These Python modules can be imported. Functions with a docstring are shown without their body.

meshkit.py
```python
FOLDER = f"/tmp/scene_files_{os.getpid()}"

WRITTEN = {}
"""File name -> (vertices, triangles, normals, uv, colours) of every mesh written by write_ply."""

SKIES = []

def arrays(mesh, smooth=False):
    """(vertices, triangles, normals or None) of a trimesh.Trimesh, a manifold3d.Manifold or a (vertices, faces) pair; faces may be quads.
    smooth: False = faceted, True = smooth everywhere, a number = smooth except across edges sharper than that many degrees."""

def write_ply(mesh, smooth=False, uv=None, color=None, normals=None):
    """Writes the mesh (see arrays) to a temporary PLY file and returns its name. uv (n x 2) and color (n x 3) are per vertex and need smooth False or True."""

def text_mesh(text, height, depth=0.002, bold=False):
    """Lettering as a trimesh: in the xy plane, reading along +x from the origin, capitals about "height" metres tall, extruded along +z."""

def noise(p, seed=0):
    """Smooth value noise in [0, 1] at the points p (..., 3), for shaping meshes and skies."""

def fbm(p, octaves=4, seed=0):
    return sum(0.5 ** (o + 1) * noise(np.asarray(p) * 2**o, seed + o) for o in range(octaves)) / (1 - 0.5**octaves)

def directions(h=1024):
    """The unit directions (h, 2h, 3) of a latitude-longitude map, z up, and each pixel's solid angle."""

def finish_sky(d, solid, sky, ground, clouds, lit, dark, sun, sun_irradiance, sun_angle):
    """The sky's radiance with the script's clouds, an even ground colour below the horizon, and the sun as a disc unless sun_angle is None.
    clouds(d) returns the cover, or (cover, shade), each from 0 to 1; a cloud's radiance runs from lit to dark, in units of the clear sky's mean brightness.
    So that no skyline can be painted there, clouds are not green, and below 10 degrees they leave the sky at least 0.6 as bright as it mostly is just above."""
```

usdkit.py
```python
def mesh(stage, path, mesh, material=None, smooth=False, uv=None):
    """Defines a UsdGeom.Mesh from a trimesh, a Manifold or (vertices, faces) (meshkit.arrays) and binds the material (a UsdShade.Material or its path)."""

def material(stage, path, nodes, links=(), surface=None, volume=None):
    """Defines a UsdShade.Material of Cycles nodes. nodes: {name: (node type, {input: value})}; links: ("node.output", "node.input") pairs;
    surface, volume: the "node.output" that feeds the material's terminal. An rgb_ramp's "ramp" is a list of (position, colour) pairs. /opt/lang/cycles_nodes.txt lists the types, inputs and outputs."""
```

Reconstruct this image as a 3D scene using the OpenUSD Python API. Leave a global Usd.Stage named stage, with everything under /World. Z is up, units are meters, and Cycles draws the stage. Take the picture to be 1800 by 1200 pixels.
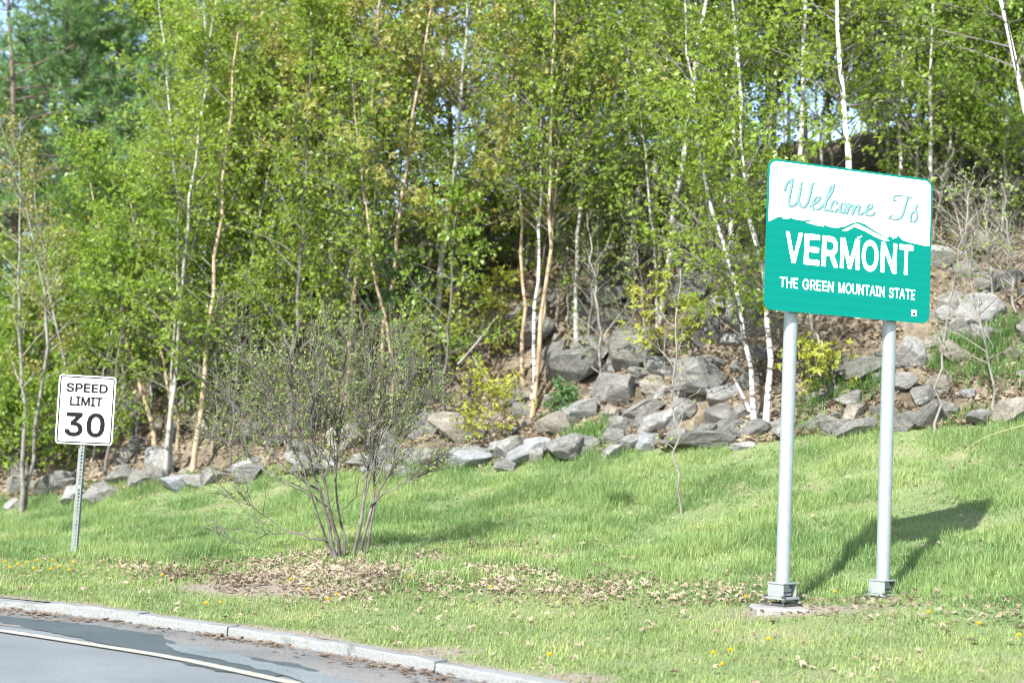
import math, numpy as np, trimesh, usdkit, meshkit
from pxr import Usd, UsdGeom, UsdLux, UsdShade, Gf, Sdf, Vt
from scipy.interpolate import RBFInterpolator, PchipInterpolator
from scipy.ndimage import map_coordinates
from shapely.geometry import LineString, Polygon, box as sbox
from shapely.ops import unary_union
from shapely import affinity

stage = Usd.Stage.CreateInMemory()
UsdGeom.SetStageUpAxis(stage, UsdGeom.Tokens.z); UsdGeom.SetStageMetersPerUnit(stage, 1.0)
WORLD = UsdGeom.Xform.Define(stage, '/World'); stage.SetDefaultPrim(WORLD.GetPrim())
UsdGeom.Scope.Define(stage, '/World/Looks')

# ------------------------------------------------------------------ camera, sky, sun, exposure
EYE = np.array([0, 0, 1.5]); PITCH, ROLL, FPX = math.radians(4.2), math.radians(2.6), 2600.0
FW = np.array([0, math.cos(PITCH), math.sin(PITCH)]); _u = np.array([0, -math.sin(PITCH), math.cos(PITCH)])
RT = np.array([1, 0, 0]) * math.cos(ROLL) + _u * math.sin(ROLL); UP = _u * math.cos(ROLL) - np.array([1, 0, 0]) * math.sin(ROLL)
cam = UsdGeom.Camera.Define(stage, '/World/camera')
cam.AddTransformOp().Set(Gf.Matrix4d(*RT, 0, *UP, 0, *(-FW), 0, *EYE, 1))
cam.CreateHorizontalApertureAttr(22.3); cam.CreateVerticalApertureAttr(22.3 * 682 / 1024)
cam.CreateFocalLengthAttr(22.3 * FPX / 1800.0); cam.CreateClippingRangeAttr(Gf.Vec2f(0.05, 5000))
cam.CreateFStopAttr(0.9); cam.CreateFocusDistanceAttr(12.8)
EXPOSURE = 1.36
cam.CreateExposureAttr(EXPOSURE)
SUN_AZ, SUN_EL = math.radians(209.0), math.radians(41.0)             # azimuth clockwise from +y
SUN = np.array([math.sin(SUN_AZ) * math.cos(SUN_EL), math.cos(SUN_AZ) * math.cos(SUN_EL), math.sin(SUN_EL)])
usdkit.material(stage, '/World/Looks/sky_look', {
    'sky': ('sky_texture', {'sky_type': 'single_scattering', 'sun_disc': False, 'sun_elevation': SUN_EL, 'sun_rotation': SUN_AZ, 'air_density': 1.0, 'aerosol_density': 1.2, 'ozone_density': 1.0}),
    'bg': ('background_shader', {'strength': 0.15})}, [('sky.color', 'bg.color')], surface='bg.background')
dome = UsdLux.DomeLight.Define(stage, '/World/sky')
UsdShade.MaterialBindingAPI.Apply(dome.GetPrim()).Bind(UsdShade.Material.Get(stage, '/World/Looks/sky_look'))
sun = UsdLux.DistantLight.Define(stage, '/World/sun')
sun.CreateNormalizeAttr(True); sun.CreateIntensityAttr(1.25); sun.CreateAngleAttr(0.53); sun.CreateColorAttr(Gf.Vec3f(1.0, 0.982, 0.94))
_z = SUN; _x = np.cross([0, 0, 1.0], _z); _x /= np.linalg.norm(_x); _y = np.cross(_z, _x)
sun.AddTransformOp().Set(Gf.Matrix4d(*_x, 0, *_y, 0, *_z, 0, 0, 0, 0, 1))

# ------------------------------------------------------------------ scene helpers
_taken = {}
def numbered(parent, name):
    k = (str(parent), name); n = _taken.get(k, 0); _taken[k] = n + 1
    return f'{parent}/{name}' if n == 0 else f'{parent}/{name}_{n:03d}'
def tag(p, label=None, cat=None, group=None, kind=None):
    p = p.GetPrim() if hasattr(p, 'GetPrim') else p
    for k, v in (('label', label), ('category', cat), ('group', group), ('kind', kind)):
        if v: p.SetCustomDataByKey(k, v)
    return p
def thing(name, label, cat, loc=(0, 0, 0), rotz=0.0, group=None, kind=None):
    x = UsdGeom.Xform.Define(stage, numbered('/World', name))
    x.AddTranslateOp().Set(Gf.Vec3d(*map(float, loc)))
    if rotz: x.AddRotateZOp().Set(math.degrees(rotz))
    return tag(x.GetPrim(), label, cat, group, kind)
def obj(name, mesh, mat, parent=None, smooth=False, label=None):
    root = parent.GetPath() if parent is not None else '/World'
    m = usdkit.mesh(stage, numbered(root, name), mesh, M[mat], smooth)
    if label: m.GetPrim().SetCustomDataByKey('label', label)
    return m.GetPrim()
def dup(src, loc, rotz=0.0, scale=1.0, label=None, group=None):
    name = src.GetName().rsplit('_', 1)[0] if src.GetName()[-3:].isdigit() else src.GetName()
    x = UsdGeom.Xform.Define(stage, numbered('/World', name))
    x.GetPrim().GetReferences().AddInternalReference(src.GetPath())
    x.ClearXformOpOrder()
    x.AddTranslateOp().Set(Gf.Vec3d(*map(float, loc)))
    (x.GetRotateZOp() or x.AddRotateZOp()).Set(math.degrees(rotz)) if False else x.AddTransformOp().Set(Gf.Matrix4d().SetRotate(Gf.Rotation(Gf.Vec3d(0, 0, 1), math.degrees(rotz))) * 1.0 if scale == 1 else Gf.Matrix4d(Gf.Matrix3d(Gf.Rotation(Gf.Vec3d(0, 0, 1), math.degrees(rotz))) * scale, Gf.Vec3d(0)))
    x.GetPrim().SetInstanceable(True)
    return tag(x.GetPrim(), label, None, group)
def ray(px, py): return FW + RT * ((px - 900) / FPX) - UP * ((py - 600) / FPX)
def at_depth(px, py, y): d = ray(px, py); return EYE + d * (y / d[1])
def on_plane(px, py, z=0.0): d = ray(px, py); return EYE + d * ((z - EYE[2]) / d[2])
def normed(a): return a / (np.linalg.norm(a, axis=-1, keepdims=True) + 1e-12)
def cat(parts):
    vs, fs, n = [], [], 0
    for v, f in parts:
        if len(v) == 0: continue
        vs.append(v); fs.append(f + n); n += len(v)
    return np.vstack(vs), np.vstack(fs)
def tri(m): return np.asarray(m.vertices), np.asarray(m.faces)
def box(sx, sy, sz, c=(0, 0, 0), rotz=0.0, chamfer=0.0):
    if chamfer:
        P = np.array([[a * (sx / 2 - chamfer * (k != 0)), b * (sy / 2 - chamfer * (k != 1)), d * (sz / 2 - chamfer * (k != 2))] for a in (-1, 1) for b in (-1, 1) for d in (-1, 1) for k in range(3)])
        m = trimesh.convex.convex_hull(P)
    else: m = trimesh.creation.box([sx, sy, sz])
    v = np.array(m.vertices)
    if rotz:
        c_, s_ = math.cos(rotz), math.sin(rotz); v = np.c_[v[:, 0] * c_ - v[:, 1] * s_, v[:, 0] * s_ + v[:, 1] * c_, v[:, 2]]
    return v + np.asarray(c, float), np.array(m.faces)
def cyl(r, h, c=(0, 0, 0), n=16, axis='z'):
    m = trimesh.creation.cylinder(radius=r, height=h, sections=n)
    if axis == 'y': m.apply_transform(trimesh.transformations.rotation_matrix(math.pi / 2, [1, 0, 0]))
    if axis == 'x': m.apply_transform(trimesh.transformations.rotation_matrix(math.pi / 2, [0, 1, 0]))
    return np.array(m.vertices) + np.asarray(c, float), np.array(m.faces)
def tubes(P, R, sides=4):
    """P (N,K,3) polylines, R (N,K) radii, as one mesh of open tubes."""
    P = np.asarray(P, float); N, K, _ = P.shape
    if N == 0: return np.zeros((0, 3)), np.zeros((0, 3), int)
    T = normed(np.gradient(P, axis=1))
    ref = np.where(np.abs(T[..., 2:]) < 0.85, np.array([0, 0, 1.0]), np.array([1.0, 0, 0]))
    A = normed(np.cross(T, ref)); B = np.cross(T, A); ang = np.arange(sides) * 2 * np.pi / sides
    V = P[:, :, None] + R[:, :, None, None] * (np.cos(ang)[:, None] * A[:, :, None] + np.sin(ang)[:, None] * B[:, :, None])
    n, i, j = np.meshgrid(np.arange(N), np.arange(K - 1), np.arange(sides), indexing='ij')
    b = n * K * sides; j2 = (j + 1) % sides
    q = np.stack([b + i * sides + j, b + i * sides + j2, b + (i + 1) * sides + j2, b + (i + 1) * sides + j], -1).reshape(-1, 4)
    return V.reshape(-1, 3), np.vstack([q[:, [0, 1, 2]], q[:, [0, 2, 3]]])
def kites(P, D, Nn, L, W, fold=0.25):
    """leaf-shaped folded kites: base P, direction D, normal Nn, length L, width W (arrays)."""
    D = normed(D); S = normed(np.cross(Nn, D)); Nn = np.cross(D, S)
    L = np.asarray(L)[:, None]; W = np.asarray(W)[:, None]
    mid = P + D * L * 0.45
    V = np.stack([P, mid + S * W / 2 + Nn * W * fold, P + D * L, mid - S * W / 2 + Nn * W * fold], 1)
    o = np.arange(len(P))[:, None] * 4
    F = np.concatenate([o + np.array([0, 2, 1]), o + np.array([0, 3, 2])], 1).reshape(-1, 3)
    return V.reshape(-1, 3), F
def resample(path, k):
    path = np.asarray(path, float); s = np.r_[0, np.cumsum(np.linalg.norm(np.diff(path, axis=0), axis=1))]
    if len(path) > 2: return PchipInterpolator(s, path)(np.linspace(0, s[-1], k))
    t = np.linspace(0, 1, k)[:, None]; return path[0] * (1 - t) + path[-1] * t

# ------------------------------------------------------------------ materials
M = {}
def mat(name, nodes, links, surface): M[name] = usdkit.material(stage, '/World/Looks/' + name, nodes, links, surface=surface)
def plain(name, col, rough=0.6, metal=0.0, spec=0.5, noise=None, amount=0.12, bump=0.0):
    nodes = {'p': ('principled_bsdf', {'base_color': col, 'roughness': rough, 'metallic': metal, 'specular_ior_level': spec})}; links = []
    if noise:
        nodes |= {'g': ('geometry', {}), 'n': ('noise_texture', {'scale': noise, 'detail': 5.0, 'roughness': 0.65}),
                  'r': ('rgb_ramp', {'ramp': [(0.25, tuple(c * (1 - amount) for c in col)), (0.5, col), (0.75, tuple(min(1, c * (1 + amount)) for c in col))]})}
        links += [('g.position', 'n.vector'), ('n.fac', 'r.fac'), ('r.color', 'p.base_color')]
        if bump: nodes['b'] = ('bump', {'strength': bump, 'distance': 0.02}); links += [('n.fac', 'b.height'), ('b.normal', 'p.normal')]
    mat(name, nodes, links, 'p.BSDF')
def leaf_mat(name, ramp, trans=0.55, tcol=None, rough=0.5, clump=0.9, drift=1.1):
    """each leaf has its own tint (random per island), drifting slowly through the crown."""
    tcol = tcol or (1.3, 1.25, 0.75)
    mat(name, {'g': ('geometry', {}), 'n': ('noise_texture', {'scale': clump, 'detail': 2.0}),
               'm': ('math', {'math_type': 'multiply_add', 'value2': 0.55, 'value3': 0.0}), 'm2': ('math', {'math_type': 'multiply_add', 'value2': drift, 'value3': 0.22 - 0.5 * drift}), 'ad': ('math', {'math_type': 'add'}),
               'r': ('rgb_ramp', {'ramp': ramp}), 't': ('mix', {'mix_type': 'multiply', 'fac': 1.0, 'color2': tcol}),
               'p': ('principled_bsdf', {'roughness': rough, 'specular_ior_level': 0.4}), 'tr': ('translucent_bsdf', {}), 'x': ('mix_closure', {'fac': trans})},
        [('g.position', 'n.vector'), ('g.random_per_island', 'm.value1'), ('n.fac', 'm2.value1'), ('m.value', 'ad.value1'), ('m2.value', 'ad.value2'), ('ad.value', 'r.fac'),
         ('r.color', 'p.base_color'), ('r.color', 't.color1'), ('t.color', 'tr.color'), ('p.BSDF', 'x.closure1'), ('tr.BSDF', 'x.closure2')], 'x.closure')
def bark_mat(name, base, dark, band=22.0, thr=(0.56, 0.66), rough=0.75):
    mat(name, {'g': ('geometry', {}), 'mp': ('mapping', {'scale': (5.0, 5.0, band)}), 'n': ('noise_texture', {'scale': 1.0, 'detail': 3.0}), 'n2': ('noise_texture', {'scale': 3.0, 'detail': 4.0}),
               'r': ('rgb_ramp', {'ramp': [(thr[0], base), (thr[1], dark)]}), 'r2': ('rgb_ramp', {'ramp': [(0.3, (0.55, 0.52, 0.48)), (0.55, (1, 1, 1))]}), 'x': ('mix', {'mix_type': 'multiply', 'fac': 1.0}),
               'b': ('bump', {'strength': 0.4, 'distance': 0.01}), 'p': ('principled_bsdf', {'roughness': rough, 'specular_ior_level': 0.3})},
        [('g.position', 'mp.vector'), ('mp.vector', 'n.vector'), ('g.position', 'n2.vector'), ('n.fac', 'r.fac'), ('n2.fac', 'r2.fac'), ('r.color', 'x.color1'), ('r2.color', 'x.color2'), ('x.color', 'p.base_color'), ('n.fac', 'b.height'), ('b.normal', 'p.normal')], 'p.BSDF')
leaf_mat('birch_leaf', [(0.0, (0.15, 0.22, 0.03)), (0.45, (0.265, 0.36, 0.055)), (0.8, (0.35, 0.43, 0.09)), (1.0, (0.46, 0.51, 0.18))], rough=0.4)
leaf_mat('aspen_leaf', [(0.0, (0.15, 0.235, 0.035)), (0.5, (0.27, 0.38, 0.065)), (1.0, (0.42, 0.50, 0.15))], rough=0.4)
leaf_mat('bronze_leaf', [(0.0, (0.25, 0.25, 0.065)), (0.4, (0.36, 0.345, 0.105)), (0.7, (0.43, 0.35, 0.155)), (1.0, (0.50, 0.35, 0.22))], 0.52, (1.3, 1.2, 0.8))
leaf_mat('yellow_leaf', [(0.0, (0.22, 0.25, 0.03)), (0.5, (0.34, 0.35, 0.05)), (1.0, (0.44, 0.38, 0.10))], 0.38, (1.2, 1.1, 0.7))
leaf_mat('tuft_leaf', [(0.0, (0.16, 0.19, 0.035)), (0.5, (0.28, 0.24, 0.06)), (1.0, (0.36, 0.24, 0.10))], 0.35)
leaf_mat('bud_leaf', [(0.0, (0.14, 0.20, 0.05)), (0.6, (0.24, 0.31, 0.08)), (1.0, (0.30, 0.36, 0.12))], 0.35)
leaf_mat('pine_needle', [(0.0, (0.11, 0.20, 0.06)), (0.5, (0.18, 0.30, 0.095)), (1.0, (0.27, 0.39, 0.15))], 0.4, (1.1, 1.15, 0.9), 0.45, 0.6)
leaf_mat('dark_needle', [(0.0, (0.07, 0.14, 0.045)), (0.5, (0.12, 0.22, 0.075)), (1.0, (0.18, 0.30, 0.11))], 0.35, (1.1, 1.15, 0.8), 0.45, 0.6)
leaf_mat('grass_blade', [(0.0, (0.125, 0.21, 0.065)), (0.3, (0.205, 0.29, 0.095)), (0.6, (0.29, 0.345, 0.125)), (0.82, (0.39, 0.395, 0.195)), (1.0, (0.49, 0.45, 0.28))], 0.3, (1.15, 1.15, 0.8), 0.55, 0.8, 1.6)
leaf_mat('mown_blade', [(0.0, (0.15, 0.215, 0.065)), (0.4, (0.235, 0.29, 0.095)), (0.75, (0.335, 0.345, 0.15)), (1.0, (0.45, 0.41, 0.26))], 0.3, (1.15, 1.15, 0.8), 0.55, 1.3, 1.6)
leaf_mat('weed_blade', [(0.0, (0.09, 0.165, 0.045)), (0.5, (0.15, 0.24, 0.07)), (1.0, (0.23, 0.31, 0.115))], 0.3, (1.1, 1.15, 0.8), 0.55)
leaf_mat('dead_leaf', [(0.0, (0.14, 0.105, 0.07)), (0.35, (0.29, 0.235, 0.16)), (0.7, (0.42, 0.355, 0.25)), (1.0, (0.53, 0.47, 0.35))], 0.15, (1.1, 1.0, 0.8), 0.6)
leaf_mat('needle_litter', [(0.0, (0.13, 0.09, 0.06)), (0.5, (0.22, 0.16, 0.11)), (1.0, (0.32, 0.25, 0.18))], 0.1)
leaf_mat('petal', [(0.0, (0.75, 0.48, 0.01)), (1.0, (0.85, 0.62, 0.02))], 0.15, (1, 1, 0.6))
bark_mat('white_bark', (0.46, 0.45, 0.425), (0.10, 0.09, 0.08), 24.0, (0.54, 0.62))
bark_mat('bright_bark', (0.66, 0.65, 0.62), (0.12, 0.11, 0.10), 20.0, (0.63, 0.70))
bark_mat('sapling_bark', (0.20, 0.19, 0.165), (0.10, 0.09, 0.08), 12.0)
bark_mat('grey_bark', (0.32, 0.31, 0.275), (0.16, 0.15, 0.13), 12.0)
bark_mat('tan_bark', (0.36, 0.28, 0.185), (0.22, 0.13, 0.08), 20.0)
bark_mat('brown_bark', (0.16, 0.125, 0.10), (0.06, 0.045, 0.04), 6.0)
bark_mat('twig_bark', (0.125, 0.113, 0.10), (0.065, 0.057, 0.053), 10.0)
bark_mat('shrub_bark', (0.14, 0.127, 0.108), (0.07, 0.06, 0.057), 8.0, (0.46, 0.60))
bark_mat('pale_wood', (0.21, 0.195, 0.17), (0.12, 0.11, 0.097), 10.0)
def rock_mat(name, lo, mid, hi, moss=0.35):
    mat(name, {'g': ('geometry', {}), 'oi': ('object_info', {}), 'tc': ('texture_coordinate', {}),
               'of': ('vector_math', {'math_type': 'multiply_add', 'vector2': (37.0, 11.0, 23.0)}), 'mp': ('mapping', {'scale': (1.7, 1.7, 3.8), 'rotation': (0.25, 0.2, 0.0)}), 'n': ('noise_texture', {'scale': 1.8, 'detail': 9.0, 'roughness': 0.75, 'distortion': 1.2}),
               'n2': ('noise_texture', {'scale': 2.2, 'detail': 5.0, 'roughness': 0.65}), 'n3': ('noise_texture', {'scale': 26.0, 'detail': 4.0, 'roughness': 0.7}),
               'r': ('rgb_ramp', {'ramp': [(0.3, lo), (0.48, mid), (0.68, hi)]}), 'rl': ('rgb_ramp', {'ramp': [(0.56, (0, 0, 0)), (0.70, (moss, moss, moss))]}),
               'x': ('mix', {'mix_type': 'mix', 'color2': (0.20, 0.21, 0.11)}), 'sp': ('rgb_ramp', {'ramp': [(0.3, (0.7, 0.7, 0.7)), (0.6, (1.1, 1.1, 1.1))]}), 'x2': ('mix', {'mix_type': 'multiply', 'fac': 1.0}),
               'ad': ('math', {'math_type': 'multiply_add', 'value2': 0.25}), 'b': ('bump', {'strength': 1.0, 'distance': 0.10}), 'p': ('principled_bsdf', {'roughness': 0.8, 'specular_ior_level': 0.35})},
        [('oi.random', 'of.vector1'), ('tc.object', 'of.vector3'), ('of.vector', 'mp.vector'), ('mp.vector', 'n.vector'), ('g.position', 'n2.vector'), ('g.position', 'n3.vector'), ('n.fac', 'r.fac'), ('n2.fac', 'rl.fac'), ('rl.color', 'x.fac'), ('r.color', 'x.color1'),
         ('n3.fac', 'sp.fac'), ('x.color', 'x2.color1'), ('sp.color', 'x2.color2'), ('x2.color', 'p.base_color'), ('n3.fac', 'ad.value1'), ('n.fac', 'ad.value3'), ('ad.value', 'b.height'), ('b.normal', 'p.normal')], 'p.BSDF')
rock_mat('rock_grey', (0.085, 0.084, 0.078), (0.185, 0.18, 0.163), (0.30, 0.29, 0.262))
rock_mat('rock_pale', (0.15, 0.15, 0.142), (0.27, 0.265, 0.25), (0.38, 0.37, 0.345), 0.25)
rock_mat('rock_dark', (0.065, 0.064, 0.058), (0.14, 0.137, 0.122), (0.235, 0.228, 0.205), 0.45)
rock_mat('rock_buff', (0.13, 0.115, 0.092), (0.24, 0.215, 0.175), (0.34, 0.31, 0.255), 0.35)
rock_mat('rock_blue', (0.14, 0.15, 0.155), (0.25, 0.26, 0.262), (0.36, 0.368, 0.37), 0.1)
TONE = {'g': 'grey', 'p': 'pale', 'd': 'dark', 'b': 'buff', 'l': 'bluish'}
ROCK_OF = {'g': 'rock_grey', 'p': 'rock_pale', 'd': 'rock_dark', 'b': 'rock_buff', 'l': 'rock_blue'}
mat('lawn_soil', {'g': ('geometry', {}), 'a': ('attribute', {'attribute': 'soil'}), 'n': ('noise_texture', {'scale': 1.1, 'detail': 6.0, 'roughness': 0.65}), 'n2': ('noise_texture', {'scale': 30.0, 'detail': 4.0, 'roughness': 0.7}),
    'r': ('rgb_ramp', {'ramp': [(0.3, (0.10, 0.14, 0.055)), (0.5, (0.15, 0.19, 0.08)), (0.7, (0.21, 0.20, 0.11))]}), 'rs': ('rgb_ramp', {'ramp': [(0.3, (0.13, 0.105, 0.08)), (0.7, (0.30, 0.255, 0.205))]}),
    'x': ('mix', {'mix_type': 'mix'}), 'b': ('bump', {'strength': 0.8, 'distance': 0.03}), 'p': ('principled_bsdf', {'roughness': 0.9, 'specular_ior_level': 0.2})},
    [('g.position', 'n.vector'), ('g.position', 'n2.vector'), ('n.fac', 'r.fac'), ('n2.fac', 'rs.fac'), ('a.fac', 'x.fac'), ('r.color', 'x.color1'), ('rs.color', 'x.color2'), ('x.color', 'p.base_color'), ('n2.fac', 'b.height'), ('b.normal', 'p.normal')], 'p.BSDF')
mat('hill_soil', {'g': ('geometry', {}), 'n': ('noise_texture', {'scale': 0.9, 'detail': 7.0, 'roughness': 0.7, 'distortion': 0.4}), 'n2': ('noise_texture', {'scale': 17.0, 'detail': 4.0, 'roughness': 0.75}), 'v': ('voronoi_texture', {'scale': 16.0, 'randomness': 1.0}),
    'r': ('rgb_ramp', {'ramp': [(0.28, (0.08, 0.07, 0.055)), (0.45, (0.135, 0.117, 0.093)), (0.58, (0.19, 0.167, 0.135)), (0.72, (0.195, 0.19, 0.17))]}), 'rv': ('rgb_ramp', {'ramp': [(0.0, (0.55, 0.5, 0.45)), (1.0, (1.25, 1.15, 1.0))]}), 'bw': ('rgb_to_bw', {}),
    'x': ('mix', {'mix_type': 'multiply', 'fac': 1.0}), 'b': ('bump', {'strength': 0.9, 'distance': 0.06}), 'p': ('principled_bsdf', {'roughness': 0.9, 'specular_ior_level': 0.2})},
    [('g.position', 'n.vector'), ('g.position', 'n2.vector'), ('g.position', 'v.vector'), ('n.fac', 'r.fac'), ('v.color', 'bw.color'), ('bw.val', 'rv.fac'), ('r.color', 'x.color1'), ('rv.color', 'x.color2'), ('x.color', 'p.base_color'), ('n2.fac', 'b.height'), ('b.normal', 'p.normal')], 'p.BSDF')
def asphalt(name, lo, hi, rough=0.75):
    mat(name, {'g': ('geometry', {}), 'n': ('noise_texture', {'scale': 1.4, 'detail': 6.0, 'roughness': 0.6}), 'n2': ('noise_texture', {'scale': 75.0, 'detail': 4.0, 'roughness': 0.8}),
        'r': ('rgb_ramp', {'ramp': [(0.3, lo), (0.7, hi)]}), 'r2': ('rgb_ramp', {'ramp': [(0.35, (0.62, 0.62, 0.62)), (0.65, (1.35, 1.35, 1.35))]}), 'x': ('mix', {'mix_type': 'multiply', 'fac': 1.0}),
        'b': ('bump', {'strength': 0.5, 'distance': 0.008}), 'p': ('principled_bsdf', {'roughness': rough, 'specular_ior_level': 0.5})},
        [('g.position', 'n.vector'), ('g.position', 'n2.vector'), ('n.fac', 'r.fac'), ('n2.fac', 'r2.fac'), ('r.color', 'x.color1'), ('r2.color', 'x.color2'), ('x.color', 'p.base_color'), ('n2.fac', 'b.height'), ('b.normal', 'p.normal')], 'p.BSDF')
asphalt('road_asphalt', (0.115, 0.128, 0.13), (0.16, 0.172, 0.175))
asphalt('new_asphalt', (0.042, 0.056, 0.058), (0.065, 0.08, 0.082), 0.6)
asphalt('worn_asphalt', (0.12, 0.14, 0.146), (0.17, 0.19, 0.195), 0.55)
asphalt('shoulder_asphalt', (0.10, 0.10, 0.095), (0.17, 0.163, 0.15), 0.85)
plain('road_paint', (0.30, 0.29, 0.24), 0.6, noise=14.0, amount=0.3)
mat('granite', {'g': ('geometry', {}), 'n': ('noise_texture', {'scale': 60.0, 'detail': 3.0, 'roughness': 0.7}), 'n2': ('noise_texture', {'scale': 3.5, 'detail': 5.0, 'roughness': 0.7}), 'oi': ('object_info', {}),
    'r': ('rgb_ramp', {'ramp': [(0.3, (0.14, 0.148, 0.145)), (0.7, (0.225, 0.233, 0.226))]}), 'r2': ('rgb_ramp', {'ramp': [(0.30, (0.55, 0.54, 0.52)), (0.42, (1, 1, 1)), (0.56, (1, 1, 1)), (0.70, (0.82, 0.66, 0.50))]}), 'x': ('mix', {'mix_type': 'multiply', 'fac': 1.0}),
    'b': ('bump', {'strength': 0.6, 'distance': 0.012}), 'p': ('principled_bsdf', {'roughness': 0.85, 'specular_ior_level': 0.3})},
    [('g.position', 'n.vector'), ('g.position', 'n2.vector'), ('n.fac', 'r.fac'), ('n2.fac', 'r2.fac'), ('r.color', 'x.color1'), ('r2.color', 'x.color2'), ('x.color', 'p.base_color'), ('n2.fac', 'b.height'), ('b.normal', 'p.normal')], 'p.BSDF')
plain('galvanised', (0.29, 0.325, 0.332), 0.45, 0.35, noise=11.0, amount=0.13)
plain('galvanised_dull', (0.23, 0.25, 0.243), 0.6, 0.25, noise=9.0, amount=0.14)
plain('bolt_steel', (0.30, 0.31, 0.31), 0.45, 0.6)
plain('dark_steel', (0.06, 0.06, 0.06), 0.6, 0.3)
plain('concrete', (0.21, 0.207, 0.19), 0.85, noise=16.0, amount=0.2, bump=0.4)
plain('sign_white', (0.80, 0.81, 0.80), 0.35, noise=2.5, amount=0.02)
plain('sign_black', (0.008, 0.008, 0.009), 0.6, spec=0.2)
plain('sign_aqua', (0.045, 0.17, 0.16), 0.4)
plain('sign_pale', (0.18, 0.285, 0.28), 0.4)
plain('aluminium', (0.55, 0.56, 0.56), 0.4, 0.7)
mat('sign_teal', {'g': ('geometry', {}), 'w': ('wave_texture', {'wave_type': 'bands', 'bands_direction': 'z', 'scale': 4.2, 'distortion': 0.15, 'detail': 0.0}), 'b': ('bump', {'strength': 0.12, 'distance': 0.004}),
    'r': ('rgb_ramp', {'ramp': [(0.0, (0.0, 0.160, 0.125)), (1.0, (0.0, 0.170, 0.133))]}), 'p': ('principled_bsdf', {'roughness': 0.5, 'specular_ior_level': 0.12})},
    [('g.position', 'w.vector'), ('w.fac', 'b.height'), ('w.fac', 'r.fac'), ('r.color', 'p.base_color'), ('b.normal', 'p.normal')], 'p.BSDF')
plain('paper_white', (0.75, 0.75, 0.76), 0.5)
plain('paper_pink', (0.60, 0.20, 0.24), 0.5)
plain('flower_stem', (0.12, 0.19, 0.05), 0.6)
plain('straw', (0.30, 0.27, 0.13), 0.6)
plain('far_grass', (0.10, 0.13, 0.05), 0.9, noise=0.2, amount=0.3)

# ------------------------------------------------------------------ terrain
kx = np.array([-40, -20, -12, -8, -5.5, -4.2, -3.3, -2.3, -1.47, -0.68, 0.1, 0.62, 1.6, 3.5, 7, 12, 18]); ky = np.array([14.6, 14.2, 13.75, 13.35, 12.9, 12.45, 12.05, 11.45, 10.9, 10.2, 9.5, 9.05, 8.2, 6.6, 3.4, -1.5, -7.5])
YK = PchipInterpolator(kx, ky)
ex = np.array([-40, -20, -8.13, -4.53, -0.31, 3.25, 5.92, 12, 20]); ey = np.array([31, 28, 24, 22, 20, 18.5, 17, 13.2, 8.5]); ez = np.array([0.3, 0.25, 0.27, 0.78, 1.27, 1.74, 2.08, 2.5, 3.0])
YE, ZE = PchipInterpolator(ex, ey), PchipInterpolator(ex, ez)
rx = np.array([-40, -22, -11.7, -9.25, -6.0, -0.17, 5.75, 11.7, 22]); rz = np.array([1.0, 1.8, 2.9, 4.7, 5.7, 7.4, 8.6, 9.6, 10.5])
ZR = PchipInterpolator(rx, rz)
ctrl = [(x, YK(x), 0.068) for x in np.linspace(-36, 17, 28)] + [(x, YK(x) + 0.8, 0.095) for x in np.linspace(-20, 14, 16)]
ctrl += [(2.26, 11.95, 0.335), (3.12, 12.4, 0.455), (-4.67, 16.4, 0.12), (-0.8, 13.5, 0.36)]
ctrl += [(x, YE(x), ZE(x)) for x in np.linspace(-36, 18, 30)]
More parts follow.
